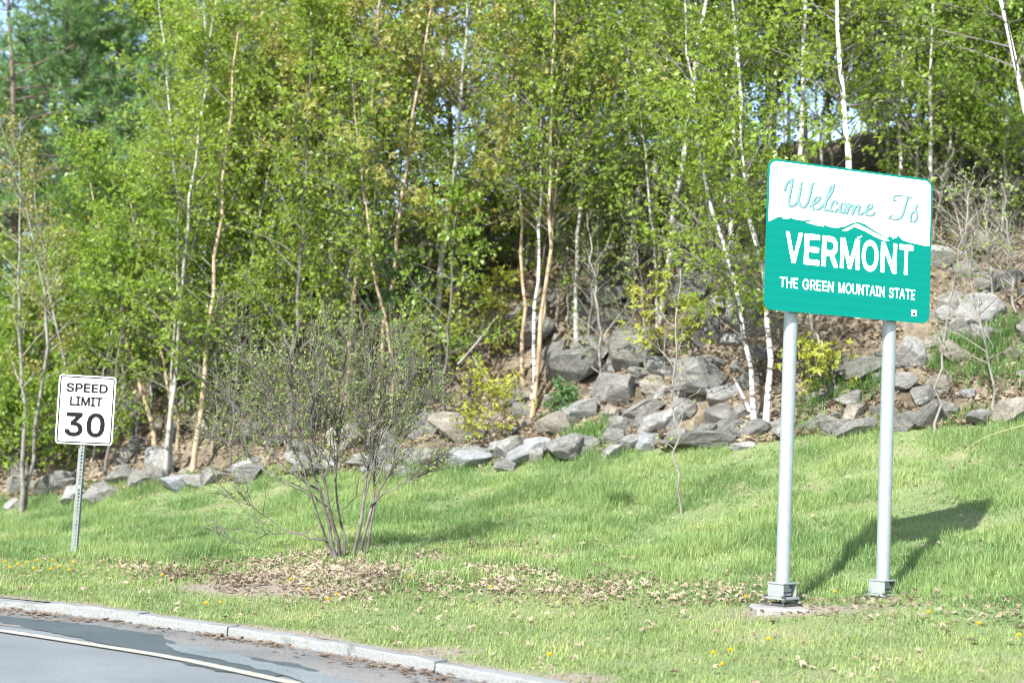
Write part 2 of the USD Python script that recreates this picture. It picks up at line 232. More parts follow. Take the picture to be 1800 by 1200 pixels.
for x in np.linspace(-36, 20, 19):
    yr = 34.0 if x < 12 else 34 - (x - 12) * 0.6; y0, z0, z1 = YE(x), ZE(x), ZR(x)
    ctrl += [(x, y0 + 0.22 * (yr - y0), z0 + 0.30 * (z1 - z0)), (x, y0 + 0.55 * (yr - y0), z0 + 0.66 * (z1 - z0)), (x, yr, z1), (x, yr + 5, z1 - 0.2), (x, yr + 16, z1 - 2.0), (x, yr + 42, z1 - 7.0)]
ctrl = np.array(ctrl, float); _, ui = np.unique(ctrl[:, :2].round(2), axis=0, return_index=True); ctrl = ctrl[ui]
rbf = RBFInterpolator(ctrl[:, :2], ctrl[:, 2], kernel='linear', smoothing=0.02, neighbors=40)
GX, GY, GS = -42.0, -10.0, 0.25
gx, gy = np.arange(GX, 24.01, GS), np.arange(GY, 80.01, GS)
_gxx, _gyy = np.meshgrid(gx, gy, indexing='ij')
_base = rbf(np.c_[_gxx.ravel(), _gyy.ravel()]).reshape(_gxx.shape)
def ground_z(x, y):
    x, y = np.asarray(x, float), np.asarray(y, float)
    x, y = np.broadcast_arrays(x, y); z = map_coordinates(_base, [np.ravel(x - GX) / GS, np.ravel(y - GY) / GS], order=1, mode="nearest").reshape(x.shape)
    past = np.clip((y - YE(np.clip(x, -40, 20))) / 1.2, 0, 1)
    p = np.stack([x * 0.45, y * 0.45, z * 0.9], -1); q = np.stack([x, y, z * 0], -1)
    led = (meshkit.fbm(p, 4, 3) - 0.5) * 1.5 + (np.abs(meshkit.fbm(p * 2.3, 3, 9) - 0.5)) * 0.8 - 0.16
    flat = (meshkit.fbm(q * 0.7, 3, 5) - 0.5) * 0.10
    return z + past * led + (1 - past) * flat * np.clip((y - YK(np.clip(x, -40, 18))) / 1.0, 0, 1)
def ground_hit(px, py, ymin=None, ymax=60.0):
    d = ray(px, py); ys = np.arange(ymin or 6.0, ymax, 0.04); P = EYE + d * (ys / d[1])[:, None]
    below = P[:, 2] <= ground_z(P[:, 0], P[:, 1])
    below &= P[:, 1] > YK(np.clip(P[:, 0], -40, 18))
    return P[np.argmax(below)] if below.any() else None
def gpt(x, y): return np.array([x, y, float(ground_z(x, y))])
def sheet(x, y, z):
    n, m = x.shape; i = np.arange(n * m).reshape(n, m)
    a, b, c, d = i[:-1, :-1].ravel(), i[1:, :-1].ravel(), i[1:, 1:].ravel(), i[:-1, 1:].ravel()
    return np.stack([x, y, z], -1).reshape(-1, 3), np.vstack([np.c_[a, b, c], np.c_[a, c, d]])
xs = np.r_[np.linspace(-40, -13, 40)[:-1], np.linspace(-13, 13, 230)[:-1], np.linspace(13, 17.9, 12)]
def ruled(y0, y1, rows, pw=1.0):
    t = np.linspace(0, 1, rows) ** pw
    X = np.repeat(xs[:, None], rows, 1); Y = y0[:, None] * (1 - t) + y1[:, None] * t
    return X, Y
X, Y = ruled(YK(xs) + 0.15, YE(xs) + 0.0, 90, 1.2); Z = ground_z(X, Y)
lawn_v, lawn_f = sheet(X, Y, Z)
lawn = obj('lawn_ground', (lawn_v, lawn_f), 'lawn_soil', smooth=True); tag(lawn, kind='structure')
X2, Y2 = ruled(YE(xs), np.full_like(xs, 78.0), 190, 2.0)
hill = obj('hillside', sheet(X2, Y2, ground_z(X2, Y2)), 'hill_soil', smooth=True); tag(hill, kind='structure')
BARE = [ground_hit(*p)[:2] for p in ((440, 1032), (500, 1036), (580, 1005), (660, 1010), (1400, 1075), (760, 1150), (1000, 1195))]
def soil_amount(x, y):
    """worn earth along the kerb and where people have stepped, under the bush too"""
    k = np.clip(1 - (y - YK(np.clip(x, -40, 18)) - 0.15) / 0.22, 0, 1)
    for (bx, by), s in zip(BARE, (0.5, 0.45, 0.6, 0.6, 0.35, 0.3, 0.3)): k = np.maximum(k, np.exp(-(((x - bx) / (1.6 * s)) ** 2 + ((y - by) / (0.8 * s)) ** 2)))
    n = meshkit.fbm(np.stack([x * 2.2, y * 2.2, x * 0], -1), 3, 11)
    return np.clip(k * 1.3 + (n - 0.5) * 1.2 - 0.1, 0, 1)
UsdGeom.PrimvarsAPI(lawn).CreatePrimvar('soil', Sdf.ValueTypeNames.FloatArray, 'vertex').Set(Vt.FloatArray.FromNumpy(soil_amount(lawn_v[:, 0], lawn_v[:, 1]).astype(np.float32)))
v, f = cyl(700, 0.02, (0, 0, -0.6), 64); tag(obj('ground', (v, f), 'far_grass'), kind='structure')

# ------------------------------------------------------------------ road and kerb
def road_strip(off0, off1, z, x0=-38.0, x1=16.0, n=160):
    """a strip of road between two offsets from the kerb foot, measured towards the camera"""
    xx = np.linspace(x0, x1, n); yy = YK(xx); t = normed(np.stack([np.gradient(xx), np.gradient(yy)], -1)); nrm = np.stack([t[:, 1], -t[:, 0]], -1)
    for _ in range(6): nrm[1:-1] = normed(nrm[:-2] + 2 * nrm[1:-1] + nrm[2:])
    a, b = np.stack([xx, yy], -1) + nrm * off0, np.stack([xx, yy], -1) + nrm * off1
    P = np.stack([b, a], 1); return sheet(P[..., 0], P[..., 1], np.full(P.shape[:2], z))
tag(obj('road', road_strip(0.0, 9.5, 0.0), 'road_asphalt'), kind='structure')
tag(obj('road_shoulder', road_strip(0.0, 0.82, 0.004), 'shoulder_asphalt'), kind='structure')
tag(obj('edge_line', road_strip(1.03, 1.13, 0.012, -30), 'road_paint'), kind='structure')
def road_patch(name, pts, z, m):
    P = Polygon([on_plane(*p)[:2] for p in pts]).buffer(0.05).buffer(-0.05); P = P.segmentize(0.05)
    c = np.array(P.exterior.coords)[:-1]; w = (meshkit.fbm(np.c_[c * 9, c[:, :1] * 0], 3, 4) - 0.5) * 0.09; c = c + np.c_[w * 0.6, w]
    vv, ff = trimesh.creation.triangulate_polygon(Polygon(c).buffer(0), engine='earcut')
    tag(obj(name, (np.c_[vv, np.full(len(vv), z)], ff), m), kind='structure')
road_patch('dark_asphalt_patch', [(-120, 1066), (0, 1083), (80, 1091), (180, 1101), (280, 1117), (330, 1140), (430, 1153), (520, 1168), (560, 1180), (480, 1190), (380, 1180), (300, 1160), (150, 1124), (0, 1093), (-120, 1072)], 0.006, 'new_asphalt')
road_patch('worn_asphalt_patch', [(290, 1131), (350, 1138), (430, 1152), (440, 1160), (560, 1183), (640, 1205), (560, 1210), (490, 1186), (400, 1163), (320, 1148)], 0.009, 'worn_asphalt')
def kerb_block(x0, x1, rng):
    n = 7; xx = np.linspace(x0, x1, n); yy = YK(xx); t = normed(np.stack([np.gradient(xx), np.gradient(yy)], -1)); nr = np.stack([-t[:, 1], t[:, 0]], -1)
    j = rng.normal(0, 0.006); top = 0.074 + rng.normal(0, 0.006); c = 0.015
    prof = np.array([(0 + j, -0.15), (0.006 + j, top - c), (c + j, top), (0.135 + j, top), (0.15 + j, top - c), (0.15 + j, -0.15)])
    wob = rng.normal(0, 0.004, (n, len(prof), 2))
    P = np.stack([xx, yy], -1)[:, None] + nr[:, None] * (prof[:, 0] + wob[..., 0])[..., None]
    V = np.concatenate([P, (prof[:, 1] + wob[..., 1])[..., None]], -1); m = len(prof); F = []
    for i in range(n - 1):
        for k in range(m - 1): a, b = i * m + k, i * m + k + 1; F += [(a, a + m, b + m), (a, b + m, b)]
    for k in range(1, m - 1): F += [(0, k, k + 1), ((n - 1) * m, (n - 1) * m + k + 1, (n - 1) * m + k)]
    return V.reshape(-1, 3), np.array(F)
kerb = thing('kerb', 'pale worn granite kerb curving along the road edge', 'kerb', kind='structure')
rng = np.random.default_rng(5); x = -30.0
joints = [-30, -26, -22, -18, -14.5, -12, -9.8, -7.9, -6.3, -4.95, -3.72, -2.85, -2.05, -1.2, -0.42, 0.48, 1.3, 2.2, 3.4, 5.0, 7.0, 9.5, 12.0, 15.0]
for a, b in zip(joints[:-1], joints[1:]): obj('kerb_stone', kerb_block(a + 0.003, b - 0.003, rng), 'granite', kerb, smooth=35)

# ------------------------------------------------------------------ rocks
def rock_mesh(rng, w, d, h, sub=3, cuts=15, strata=0.045):
    m = trimesh.creation.icosphere(subdivisions=sub); v = np.array(m.vertices); s = rng.uniform(0, 100, 3)
    v = v * (1 + 0.55 * (meshkit.fbm(v * 1.5 + s, 3, 1) - 0.5))[:, None]
    for _ in range(cuts):                                                  # split off flat faces, most of them along the bedding
        n = normed(rng.normal(size=3) * [1, 1, 0.8] + ([0, 0, rng.choice([-1.5, 1.5])] if rng.uniform() < 0.3 else 0)); k = rng.uniform(0.40, 0.78); dd = v @ n; v = v - np.outer(np.clip(dd - k, 0, None), n)
    v = v / np.abs(v).max(0); lay = np.floor(v[:, 2] * 3.5 + meshkit.noise(v * 1.5 + s, 2) * 1.4)
    v[:, :2] *= (1 + strata * 1.3 * (meshkit.noise(np.stack([lay, lay * 0, lay * 0], -1) * 3.3 + s, 5) - 0.5) * 2)[:, None]
    return v * np.array([w / 2, d / 2, h / 2]), np.array(m.faces)
def place_rock(rng, px, py, wpx, hpx, tilt, tone, label, group=None, name='boulder', sub=3, y=None):
    P = ground_hit(px, py + hpx * 0.42) if y is None else at_depth(px, py + hpx * 0.42, y)
    if P is None: return
    dpt = P[1]; w, h = wpx * dpt / FPX, hpx * dpt / FPX; dd = max(min(w, h * 1.6), 0.5 * w) * rng.uniform(0.85, 1.15)
    V, F = rock_mesh(rng, w * 1.14, dd, h * 1.26, sub)
    yaw = rng.uniform(-20, 20)
    cen = np.array([P[0], P[1] + dd * 0.10, P[2] + h * 0.42])
    pr = obj(name, (V, F), ROCK_OF[tone], smooth=14)
    xf = UsdGeom.Xformable(pr); xf.AddTranslateOp().Set(Gf.Vec3d(*map(float, cen))); xf.AddRotateZOp().Set(float(yaw)); xf.AddRotateYOp().Set(float(-tilt)); xf.AddRotateXOp().Set(float(rng.uniform(-18, 18)))
    if name == 'boulder': ANCHOR['rock'].append((short_name(label), cen))
    else:
        rel = beside('rock', cen); look = 'flat' if hpx < 0.55 * wpx else 'chunky' if hpx > 0.7 * wpx else 'small'; label = f'{look} {TONE[tone]} stone ' + rel; group = f'{look} {TONE[tone]} stones {rel}'
    tag(pr, label, 'rock', group); ROCKS.append((cen[0], cen[1], max(w, dd)))
ROCKS = []
CUT = {'of', 'under', 'in', 'behind', 'right', 'left', 'between', 'beside', 'above', 'below', 'at', 'with', 'across', 'seen', 'on', 'among', 'strewn', 'lying', 'wedged', 'tilted', 'propped', 'standing', 'resting', 'near', 'high', 'just', 'highest', 'just', 'uphill', 'rising', 'whose', 'crossing', 'showing', 'hidden', 'further', 'filling', 'from', 'above', 'stem', 'to'}
def short_name(label):
    out = []
    for k, w in enumerate(label.replace(',', '').split()):
        if w in CUT and k > 1 and not (w == 'stem' and k < 3): break
        out.append(w)
    return ' '.join(out)
def pixel(P): d = np.asarray(P, float) - EYE; f = d @ FW; return np.array([900 + FPX * (d @ RT) / f, 600 - FPX * (d @ UP) / f])
ANCHOR = {'rock': [], 'tree': []}
def beside(kind, P, depth=False):
    """where a thing stands, told from the nearest well known neighbour"""
    names = [n for n, _ in ANCHOR[kind]]; here = pixel(P); best = None
    for n, Q in ANCHOR[kind]:
        if names.count(n) > 1: continue
        d = here - pixel(Q); c = abs(d[0]) + abs(d[1]) * (0.3 if kind == 'tree' else 1.0)
        if best is None or c < best[0]: best = (c, n, d, Q)
    _, n, d, Q = best
    if kind == 'tree':
        side = 'left' if d[0] < 0 else 'right'; far = P[1] - Q[1]
        return (f'{"behind and " if far > 1.5 else "in front and " if far < -1.5 else "just "}{side} of the {n}')
    side, lev = ('left' if d[0] < 0 else 'right'), ('above' if d[1] < 0 else 'below')
    if abs(d[0]) > 2.4 * abs(d[1]): return f'{side} of the {n}'
    return f'{lev} the {n}' if abs(d[1]) > 2.4 * abs(d[0]) else f'{lev} and {side} of the {n}'
KEY_ROCKS = [  # photo column, row, width, height, tilt, tone, label
 (1117, 618, 88, 76, 12, 'd', 'large dark layered boulder highest of the rock pile under the birches'),
 (1000, 645, 110, 62, 20, 'd', 'dark rough outcrop right of the three clustered birch stems'),
 (1047, 625, 48, 46, 10, 'g', 'small grey block between the dark outcrop and the highest boulder'),
 (1087, 688, 92, 56, 15, 'g', 'broad grey wedge boulder in the middle of the rock pile'),
 (1153, 682, 50, 38, 0, 'b', 'brownish block behind the bare grey sapling'),
 (1227, 668, 92, 72, 5, 'g', 'massive layered grey slab right of the bare grey sapling'),
 (1272, 694, 78, 30, 22, 'p', 'long pale rock tilted up beside the fallen birch stick'),
 (1027, 723, 68, 34, 14, 'p', 'pale flat stone left of the pile, under the dark pine seedling'),
 (1137, 715, 88, 44, 22, 'g', 'grey square-edged block propped on a tilted pale slab'),
 (1156, 742, 96, 38, 32, 'p', 'tilted whitish slab with a dark gap under the grey block'),
 (1090, 742, 46, 34, 25, 'g', 'grey pointed stone left of the tilted whitish slab'),
 (1078, 766, 48, 30, 20, 'g', 'low grey stone above the bright green tuft'),
 (1137, 780, 40, 32, -10, 'l', 'bluish angular stone at the grass edge below the tilted slab'),
 (1077, 796, 40, 24, 10, 'p', 'small pale stone in the grass edge right of the green tuft'),
 (997, 790, 66, 44, 15, 'g', 'grey sloping rock left of the bright green tuft'),
 (972, 748, 62, 44, -10, 'b', 'buff rock below the three clustered birch stems'),
 (935, 797, 96, 36, 20, 'l', 'long bluish layered slab lying at the lawn edge'),
 (820, 809, 84, 32, 4, 'l', 'flat bluish stone of broken layers at the lawn edge below the yellow-green bush'),
 (890, 818, 40, 22, 0, 'g', 'small grey stone between the two bluish slabs'),
 (1200, 714, 42, 42, 30, 'g', 'upright grey stone just right of the bare sapling stem'),
 (1273, 732, 60, 44, 10, 'd', 'mottled dark rock in front of the long pale tilted rock'),
 (1240, 770, 140, 36, 3, 'd', 'long low dark ledge at the top of the lawn left of the sign posts'),
 (1303, 784, 46, 16, 0, 'p', 'flat pale stone in the grass below the twin white birches'),
 (1070, 724, 40, 36, 0, 'b', 'buff stone wedged between the wedge boulder and the pale flat stone'),
 (1320, 668, 44, 30, 0, 'd', 'dark stone behind the twin white birches'),
 (740, 747, 56, 50, 25, 'g', 'grey blocky rock right of the bare bush top'),
 (793, 752, 78, 58, 20, 'b', 'domed rock strewn with dead leaves left of the yellow-green bush'),
 (724, 803, 68, 34, 8, 'g', 'cracked grey rock behind the bare bush branches at right'),
 (704, 828, 70, 24, 5, 'g', 'low grey rock at the lawn edge behind the bare bush'),
 (650, 822, 44, 22, 0, 'l', 'small bluish stone behind the bare bush stems'),
 (280, 812, 46, 56, 20, 'p', 'tall pale two-sided boulder left of the bare bush'),
 (291, 786, 40, 24, 25, 'b', 'mossy stone resting on the tall pale boulder'),
 (242, 845, 34, 36, 0, 'g', 'round grey stone between the dome rock and the tall pale boulder'),
 (180, 866, 68, 34, 4, 'g', 'smooth domed grey boulder right of the speed sign post'),
 (120, 874, 58, 32, 25, 'p', 'sloping pale slab left of the speed sign post'),
 (80, 856, 48, 34, -5, 'g', 'grey stone between the two sapling stems and the speed sign'),
 (22, 850, 36, 36, 0, 'g', 'blocky grey stone left of the slim grey saplings'),
 (20, 885, 30, 18, 0, 'p', 'small pale stone in the grass at the left frame edge'),
 (307, 848, 58, 34, 12, 'l', 'ragged grey rock at the lawn edge left of the bare bush'),
 (345, 846, 44, 26, 0, 'g', 'low stone at the lawn edge under the bare bush left branches'),
 (222, 806, 44, 28, 0, 'd', 'dark stone above the round grey stone'),
 (305, 762, 34, 34, 0, 'd', 'dark grey stone uphill of the tall pale boulder'),
 (213, 654, 52, 28, 0, 'p', 'pale rock ledge at the upper right corner of the speed sign'),
 (236, 788, 36, 28, 10, 'd', 'mossy dark stone right of the speed sign lower corner'),
 (1610, 624, 60, 54, 50, 'p', 'whitish rock face right of the second sign post'),
 (1728, 588, 78, 40, 0, 'g', 'grey rock shelf right of the welcome sign, level with its bottom edge'),
 (1638, 732, 48, 46, 55, 'd', 'dark grey slab standing on edge right of the second sign post'),
 (1725, 734, 44, 30, 0, 'g', 'grey stone in the grass edge between the edge slab and the buff boulder'),
 (1782, 722, 72, 44, 15, 'b', 'buff boulder at the lawn edge at the right frame edge'),
 (1510, 752, 72, 28, 15, 'g', 'grey slab at the lawn edge between the sign posts'),
 (1476, 752, 48, 30, -15, 'g', 'leaning grey stone at the lawn edge just right of the first sign post'),
 (1510, 654, 112, 42, 8, 'd', 'dark layered outcrop seen between the sign posts'),
 (1462, 630, 66, 34, 5, 'd', 'dark block left on the outcrop between the sign posts'),
 (1500, 700, 60, 26, 5, 'g', 'low grey ledge under the dark outcrop between the sign posts'),
 (1680, 620, 56, 34, -10, 'b', 'buff rock on the slope right of the whitish face'),
 (1730, 546, 88, 52, 10, 'p', 'big light grey rock right of the lower welcome sign edge'),
 (1762, 490, 100, 32, 8, 'g', 'long grey ledge at the right frame edge, level with the sign text'),
 (1700, 474, 44, 36, 0, 'g', 'grey rock beside the right sign edge'),
 (1752, 263, 46, 24, 0, 'p', 'pale rock near the hilltop at the upper right'),
 (1782, 384, 56, 40, 0, 'g', 'grey rock high on the slope at the right frame edge'),
 (1705, 690, 36, 18, 0, 'p', 'pale flat stone on the leaf-strewn slope at right'),
 (900, 440, 100, 54, -8, 'p', 'big pale bare rock face high on the slope at the picture centre'),
 (802, 490, 52, 44, 10, 'p', 'pale rock beside the large bronze-leaved tree trunk'),
 (752, 345, 54, 24, 0, 'p', 'pale ledge near the hilltop left of centre'),
 (1050, 440, 66, 30, 10, 'g', 'grey ledge on the dark slope right of the white-topped stem'),
 (1100, 470, 46, 40, 0, 'd', 'dark rock on the shaded slope below the green conifer'),
 (955, 520, 60, 36, 0, 'd', 'dark rock behind the three clustered birch stems'),
 (1060, 560, 80, 40, 10, 'd', 'dark ledge above the highest boulder of the pile'),
 (1160, 600, 60, 36, 0, 'd', 'dark stone right of the highest boulder'),
 (1262, 640, 50, 26, 0, 'd', 'dark stone under the thin brush right of the bare sapling'),
]
rng = np.random.default_rng(21)
for r in KEY_ROCKS: place_rock(rng, *r)
ZONES = [
 (350, 1400, 880, 900, 38, (24, 62), 'gpgd', '', 'edge'), (1400, 1960, 880, 900, 16, (24, 56), 'gbgd', '', 'edge'),  # columns, rows, how many, width range, tones, label, group
 (360, 700, 760, 845, 14, (28, 60), 'gdgb', 'grey stone half hidden behind the bare bush', 'stones behind the bare bush'),
 (-160, 340, 710, 868, 32, (24, 54), 'gdbg', 'small stone among the larger rocks on the left bank', 'small stones on the left bank'),
 (690, 960, 690, 820, 26, (20, 46), 'gbgd', 'small stone in dead leaves around the yellow-green bush', 'small stones around the yellow-green bush'),
 (960, 1340, 590, 800, 70, (20, 50), 'gdgp', 'small stone filling gaps of the central rock pile', 'small stones of the central rock pile'),
 (1380, 2000, 590, 760, 50, (20, 52), 'gbgd', 'small stone on the bank behind the welcome sign posts', 'small stones behind the sign posts'),
 (1640, 2000, 330, 600, 24, (30, 70), 'gpgb', 'grey stone on the steep slope right of the welcome sign', 'stones on the steep slope right of the sign'),
 (700, 1340, 400, 620, 40, (40, 100), 'gpgd', 'dark stone on the shaded slope behind the birch stems', 'dark stones on the shaded slope'),
 (140, 640, 600, 760, 12, (34, 66), 'gdgp', 'stone glimpsed through the thicket on the left slope', 'stones in the left thicket')]
for (x0, x1, y0, y1, n, (w0, w1), tones, lab, grp) in ZONES:
    for _ in range(n):
        w = rng.uniform(w0, w1); py = rng.uniform(y0, y1)
        edge = np.interp(rng.uniform(x0, x1), [0, 1800], [880, 740]); px = rng.uniform(x0, x1); edge = np.interp(px, [-200, 0, 350, 850, 1350, 1800, 2000], [890, 880, 850, 815, 770, 738, 722])
        py = min(py, edge - 8 - rng.uniform(0, 16)); place_rock(rng, px, py, w, w * rng.uniform(0.36, 0.75), rng.uniform(-15, 35), tones[rng.integers(4)], lab, grp, 'stone', 2)

# ------------------------------------------------------------------ trees
def tree_parts(rng, path, r0, r1, nb, blen, h0, elev=0.7, twigs=6, per=14, size=0.06, droop=0.0, shape='birch', lobes=1, jit=0.07, clear=0.0, steps=16):
    path = resample(path, steps); path[1:-1] += rng.normal(0, 0.02, (steps - 2, 3)); H = np.linalg.norm(path[-1] - path[0])
    R = r0 + (r1 - r0) * np.linspace(0, 1, steps) ** 0.9; R[0] *= 1.25
    trunk = tubes(path[None], R[None], 8)
    t = np.sort(rng.uniform(h0, 0.985, nb)); az = np.arange(nb) * 2.39996 + rng.uniform(0, 6) + rng.normal(0, 0.5, nb)
    at = np.stack([np.interp(t, np.linspace(0, 1, steps), path[:, k]) for k in range(3)], -1); u = (t - h0) / (1 - h0 + 1e-9)
    prof = {'birch': 0.30 + 0.75 * (1 - u) ** 0.8 * np.clip(u * 6 + 0.5, 0, 1), 'round': 0.35 + 0.75 * np.sin(np.pi * np.clip(u * 0.8 + 0.2, 0, 1)), 'cone': 0.12 + 0.95 * (1 - u)}[shape]
    L = blen * prof * rng.uniform(0.6, 1.25, nb); el = elev + rng.normal(0, 0.18, nb)
    D = np.stack([np.cos(az) * np.cos(el), np.sin(az) * np.cos(el), np.sin(el)], -1)
    s = np.linspace(0, 1, 4); side = rng.normal(0, 0.15, (nb, 3))
    B = at[:, None] + D[:, None] * (L[:, None] * s)[..., None] + side[:, None] * (L[:, None] * s ** 2)[..., None] + np.array([0, 0, 1.0]) * ((-droop * L)[:, None] * s ** 2)[..., None]
    rb = np.interp(t, np.linspace(0, 1, steps), R) * 0.42 + 0.002
    limbs = [tubes(B, rb[:, None] * (1 - 0.85 * s), 3)]
    k = rng.integers(0, nb, nb * twigs); uu = rng.uniform(0.25, 1.0, len(k)); idx = uu * 3; i0 = np.minimum(idx.astype(int), 2); fr = (idx - i0)[:, None]
    tp = B[k, i0] * (1 - fr) + B[k, i0 + 1] * fr; bd = normed(B[k, i0 + 1] - B[k, i0]); td = normed(bd + rng.normal(0, 0.65, (len(k), 3)) + np.array([0, 0, 0.15 - droop]))
    tl = np.clip(L[k] * 0.38, 0.12, 0.55) * rng.uniform(0.5, 1.3, len(k))
    T = tp[:, None] + td[:, None] * (tl[:, None] * np.array([0, 0.5, 1.0]))[..., None]; T[:, 2, 2] -= 0.06 * tl
    limbs.append(tubes(T[:, ::2], np.outer(np.full(len(k), 0.004), [1.0, 0.4]), 3))
    if per == 0: return trunk, cat(limbs), None, T
    n = len(k) * per; j = np.repeat(np.arange(len(k)), per); q = rng.uniform(0.05, 1.05, n)[:, None]
    P = T[j, 0] * (1 - q) + T[j, 2] * q + rng.normal(0, jit, (n, 3))
    N = normed(rng.normal(0, 0.75, (n, 3)) + np.array([0, -0.1, 0.7])); d = normed(rng.normal(0, 1, (n, 3)) + np.array([0, 0, -0.35])); sz = size * rng.uniform(0.4, 1.45, n)
    if lobes == 1: lv = kites(P, d, N, sz, sz * 0.78)
    else:
        S = normed(np.cross(N, d)); lv = cat([kites(P, d * math.cos(a) + S * math.sin(a), N, sz * l, sz * 0.45) for a, l in ((0, 1.0), (0.95, 0.8), (-0.95, 0.8))])
    return trunk, cat(limbs), lv, T
def needles(rng, T, per, ln, wd):
    n = len(T) * per; j = np.repeat(np.arange(len(T)), per); q = rng.uniform(0.15, 1.0, n)[:, None]
    P = T[j, 0] * (1 - q) + T[j, 2] * q; ax = normed(T[j, 2] - T[j, 0]); d = normed(ax * 0.7 + rng.normal(0, 0.7, (n, 3)) + np.array([0, 0, 0.1]))
    S = normed(np.cross(d, rng.normal(size=(n, 3)))); l = (ln * rng.uniform(0.6, 1.2, n))[:, None]
    V = np.stack([P - S * wd / 2, P + S * wd / 2, P + d * l], 1).reshape(-1, 3); return V, np.arange(len(V)).reshape(-1, 3)
KINDS = {
 'birch': dict(nb=50, blen=1.6, h0=0.2, elev=0.65, twigs=6, per=16, size=0.072, jit=0.055),
 'aspen': dict(nb=48, blen=1.5, h0=0.12, elev=0.55, twigs=6, per=15, size=0.074, jit=0.055),
 'maple': dict(nb=46, blen=2.5, h0=0.20, elev=0.45, twigs=9, per=8, size=0.095, shape='round', lobes=3, jit=0.07),
 'young_maple': dict(nb=26, blen=1.3, h0=0.2, elev=0.5, twigs=4, per=6, size=0.075, shape='round', lobes=3, jit=0.06),
 'bare': dict(nb=26, blen=0.9, h0=0.25, elev=0.8, twigs=5, per=2, size=0.04, jit=0.03),
 'tuft': dict(nb=30, blen=1.0, h0=0.35, elev=0.75, twigs=4, per=7, size=0.06, jit=0.05),
 'pine': dict(nb=64, blen=3.2, h0=0.30, elev=0.15, twigs=16, per=0, shape='round'),
 'hemlock': dict(nb=60, blen=1.3, h0=0.06, elev=0.05, droop=0.15, twigs=9, per=0, shape='cone')}
CATS = {'birch': 'birch tree', 'aspen': 'tree', 'maple': 'maple tree', 'young_maple': 'maple tree', 'bare': 'sapling', 'tuft': 'sapling', 'pine': 'pine tree', 'hemlock': 'conifer'}
NAMES = {'birch': 'birch_tree', 'aspen': 'aspen_tree', 'maple': 'maple_tree', 'young_maple': 'maple_sapling', 'bare': 'bare_sapling', 'tuft': 'sapling', 'pine': 'pine_tree', 'hemlock': 'conifer'}
LEAF = {'birch': 'birch_leaf', 'aspen': 'aspen_leaf', 'maple': 'bronze_leaf', 'young_maple': 'yellow_leaf', 'bare': 'bud_leaf', 'tuft': 'tuft_leaf', 'pine': 'pine_needle', 'hemlock': 'dark_needle'}
TREES = []
def grow(rng, kind, path, r0, label, bark, group=None, leaf=None, r1=0.008, limb_bark=None, **kw):
    prm = {**KINDS[kind], **kw}; base = path[0].copy(); path = np.asarray(path) - base
    trunk, limbs, lv, T = tree_parts(rng, path, r0, r1, **prm)
    if lv is None: lv = needles(rng, T, 19 if kind == 'pine' else 14, 0.24 if kind == 'pine' else 0.08, 0.036 if kind == 'pine' else 0.020)
    t = thing(NAMES[kind], label, CATS[kind], base, 0, group)
    obj('trunk', trunk, bark, t, smooth=True); obj('limbs', limbs, limb_bark or ('twig_bark' if bark in ('white_bark', 'bright_bark', 'grey_bark', 'tan_bark') else bark), t); obj('crown', lv, leaf or LEAF[kind], t)
    TREES.append(base)
    return t
def px_path(pts, y=None, extra=0.0):
    """a stem whose visible course is known in the photograph, standing at depth y (or where its foot meets the ground)"""
    if y is None:
        hit = ground_hit(*pts[0]); y = hit[1]
    P = np.array([at_depth(a, b, y) for a, b in pts]); g = float(ground_z(P[0, 0], y))
    if P[0, 2] > g + 0.02:
        lean = (P[1] - P[0]) / (P[1, 2] - P[0, 2]); foot = P[0] + lean * (g - 0.1 - P[0, 2]) * 0.6; foot[2] = g - 0.1; P = np.vstack([foot, P])
    else: P[0, 2] = min(P[0, 2], g) - 0.08
    if extra: P = np.vstack([P, P[-1] + normed(P[-1] - P[-2]) * extra])
    return P, y
rng = np.random.default_rng(77)
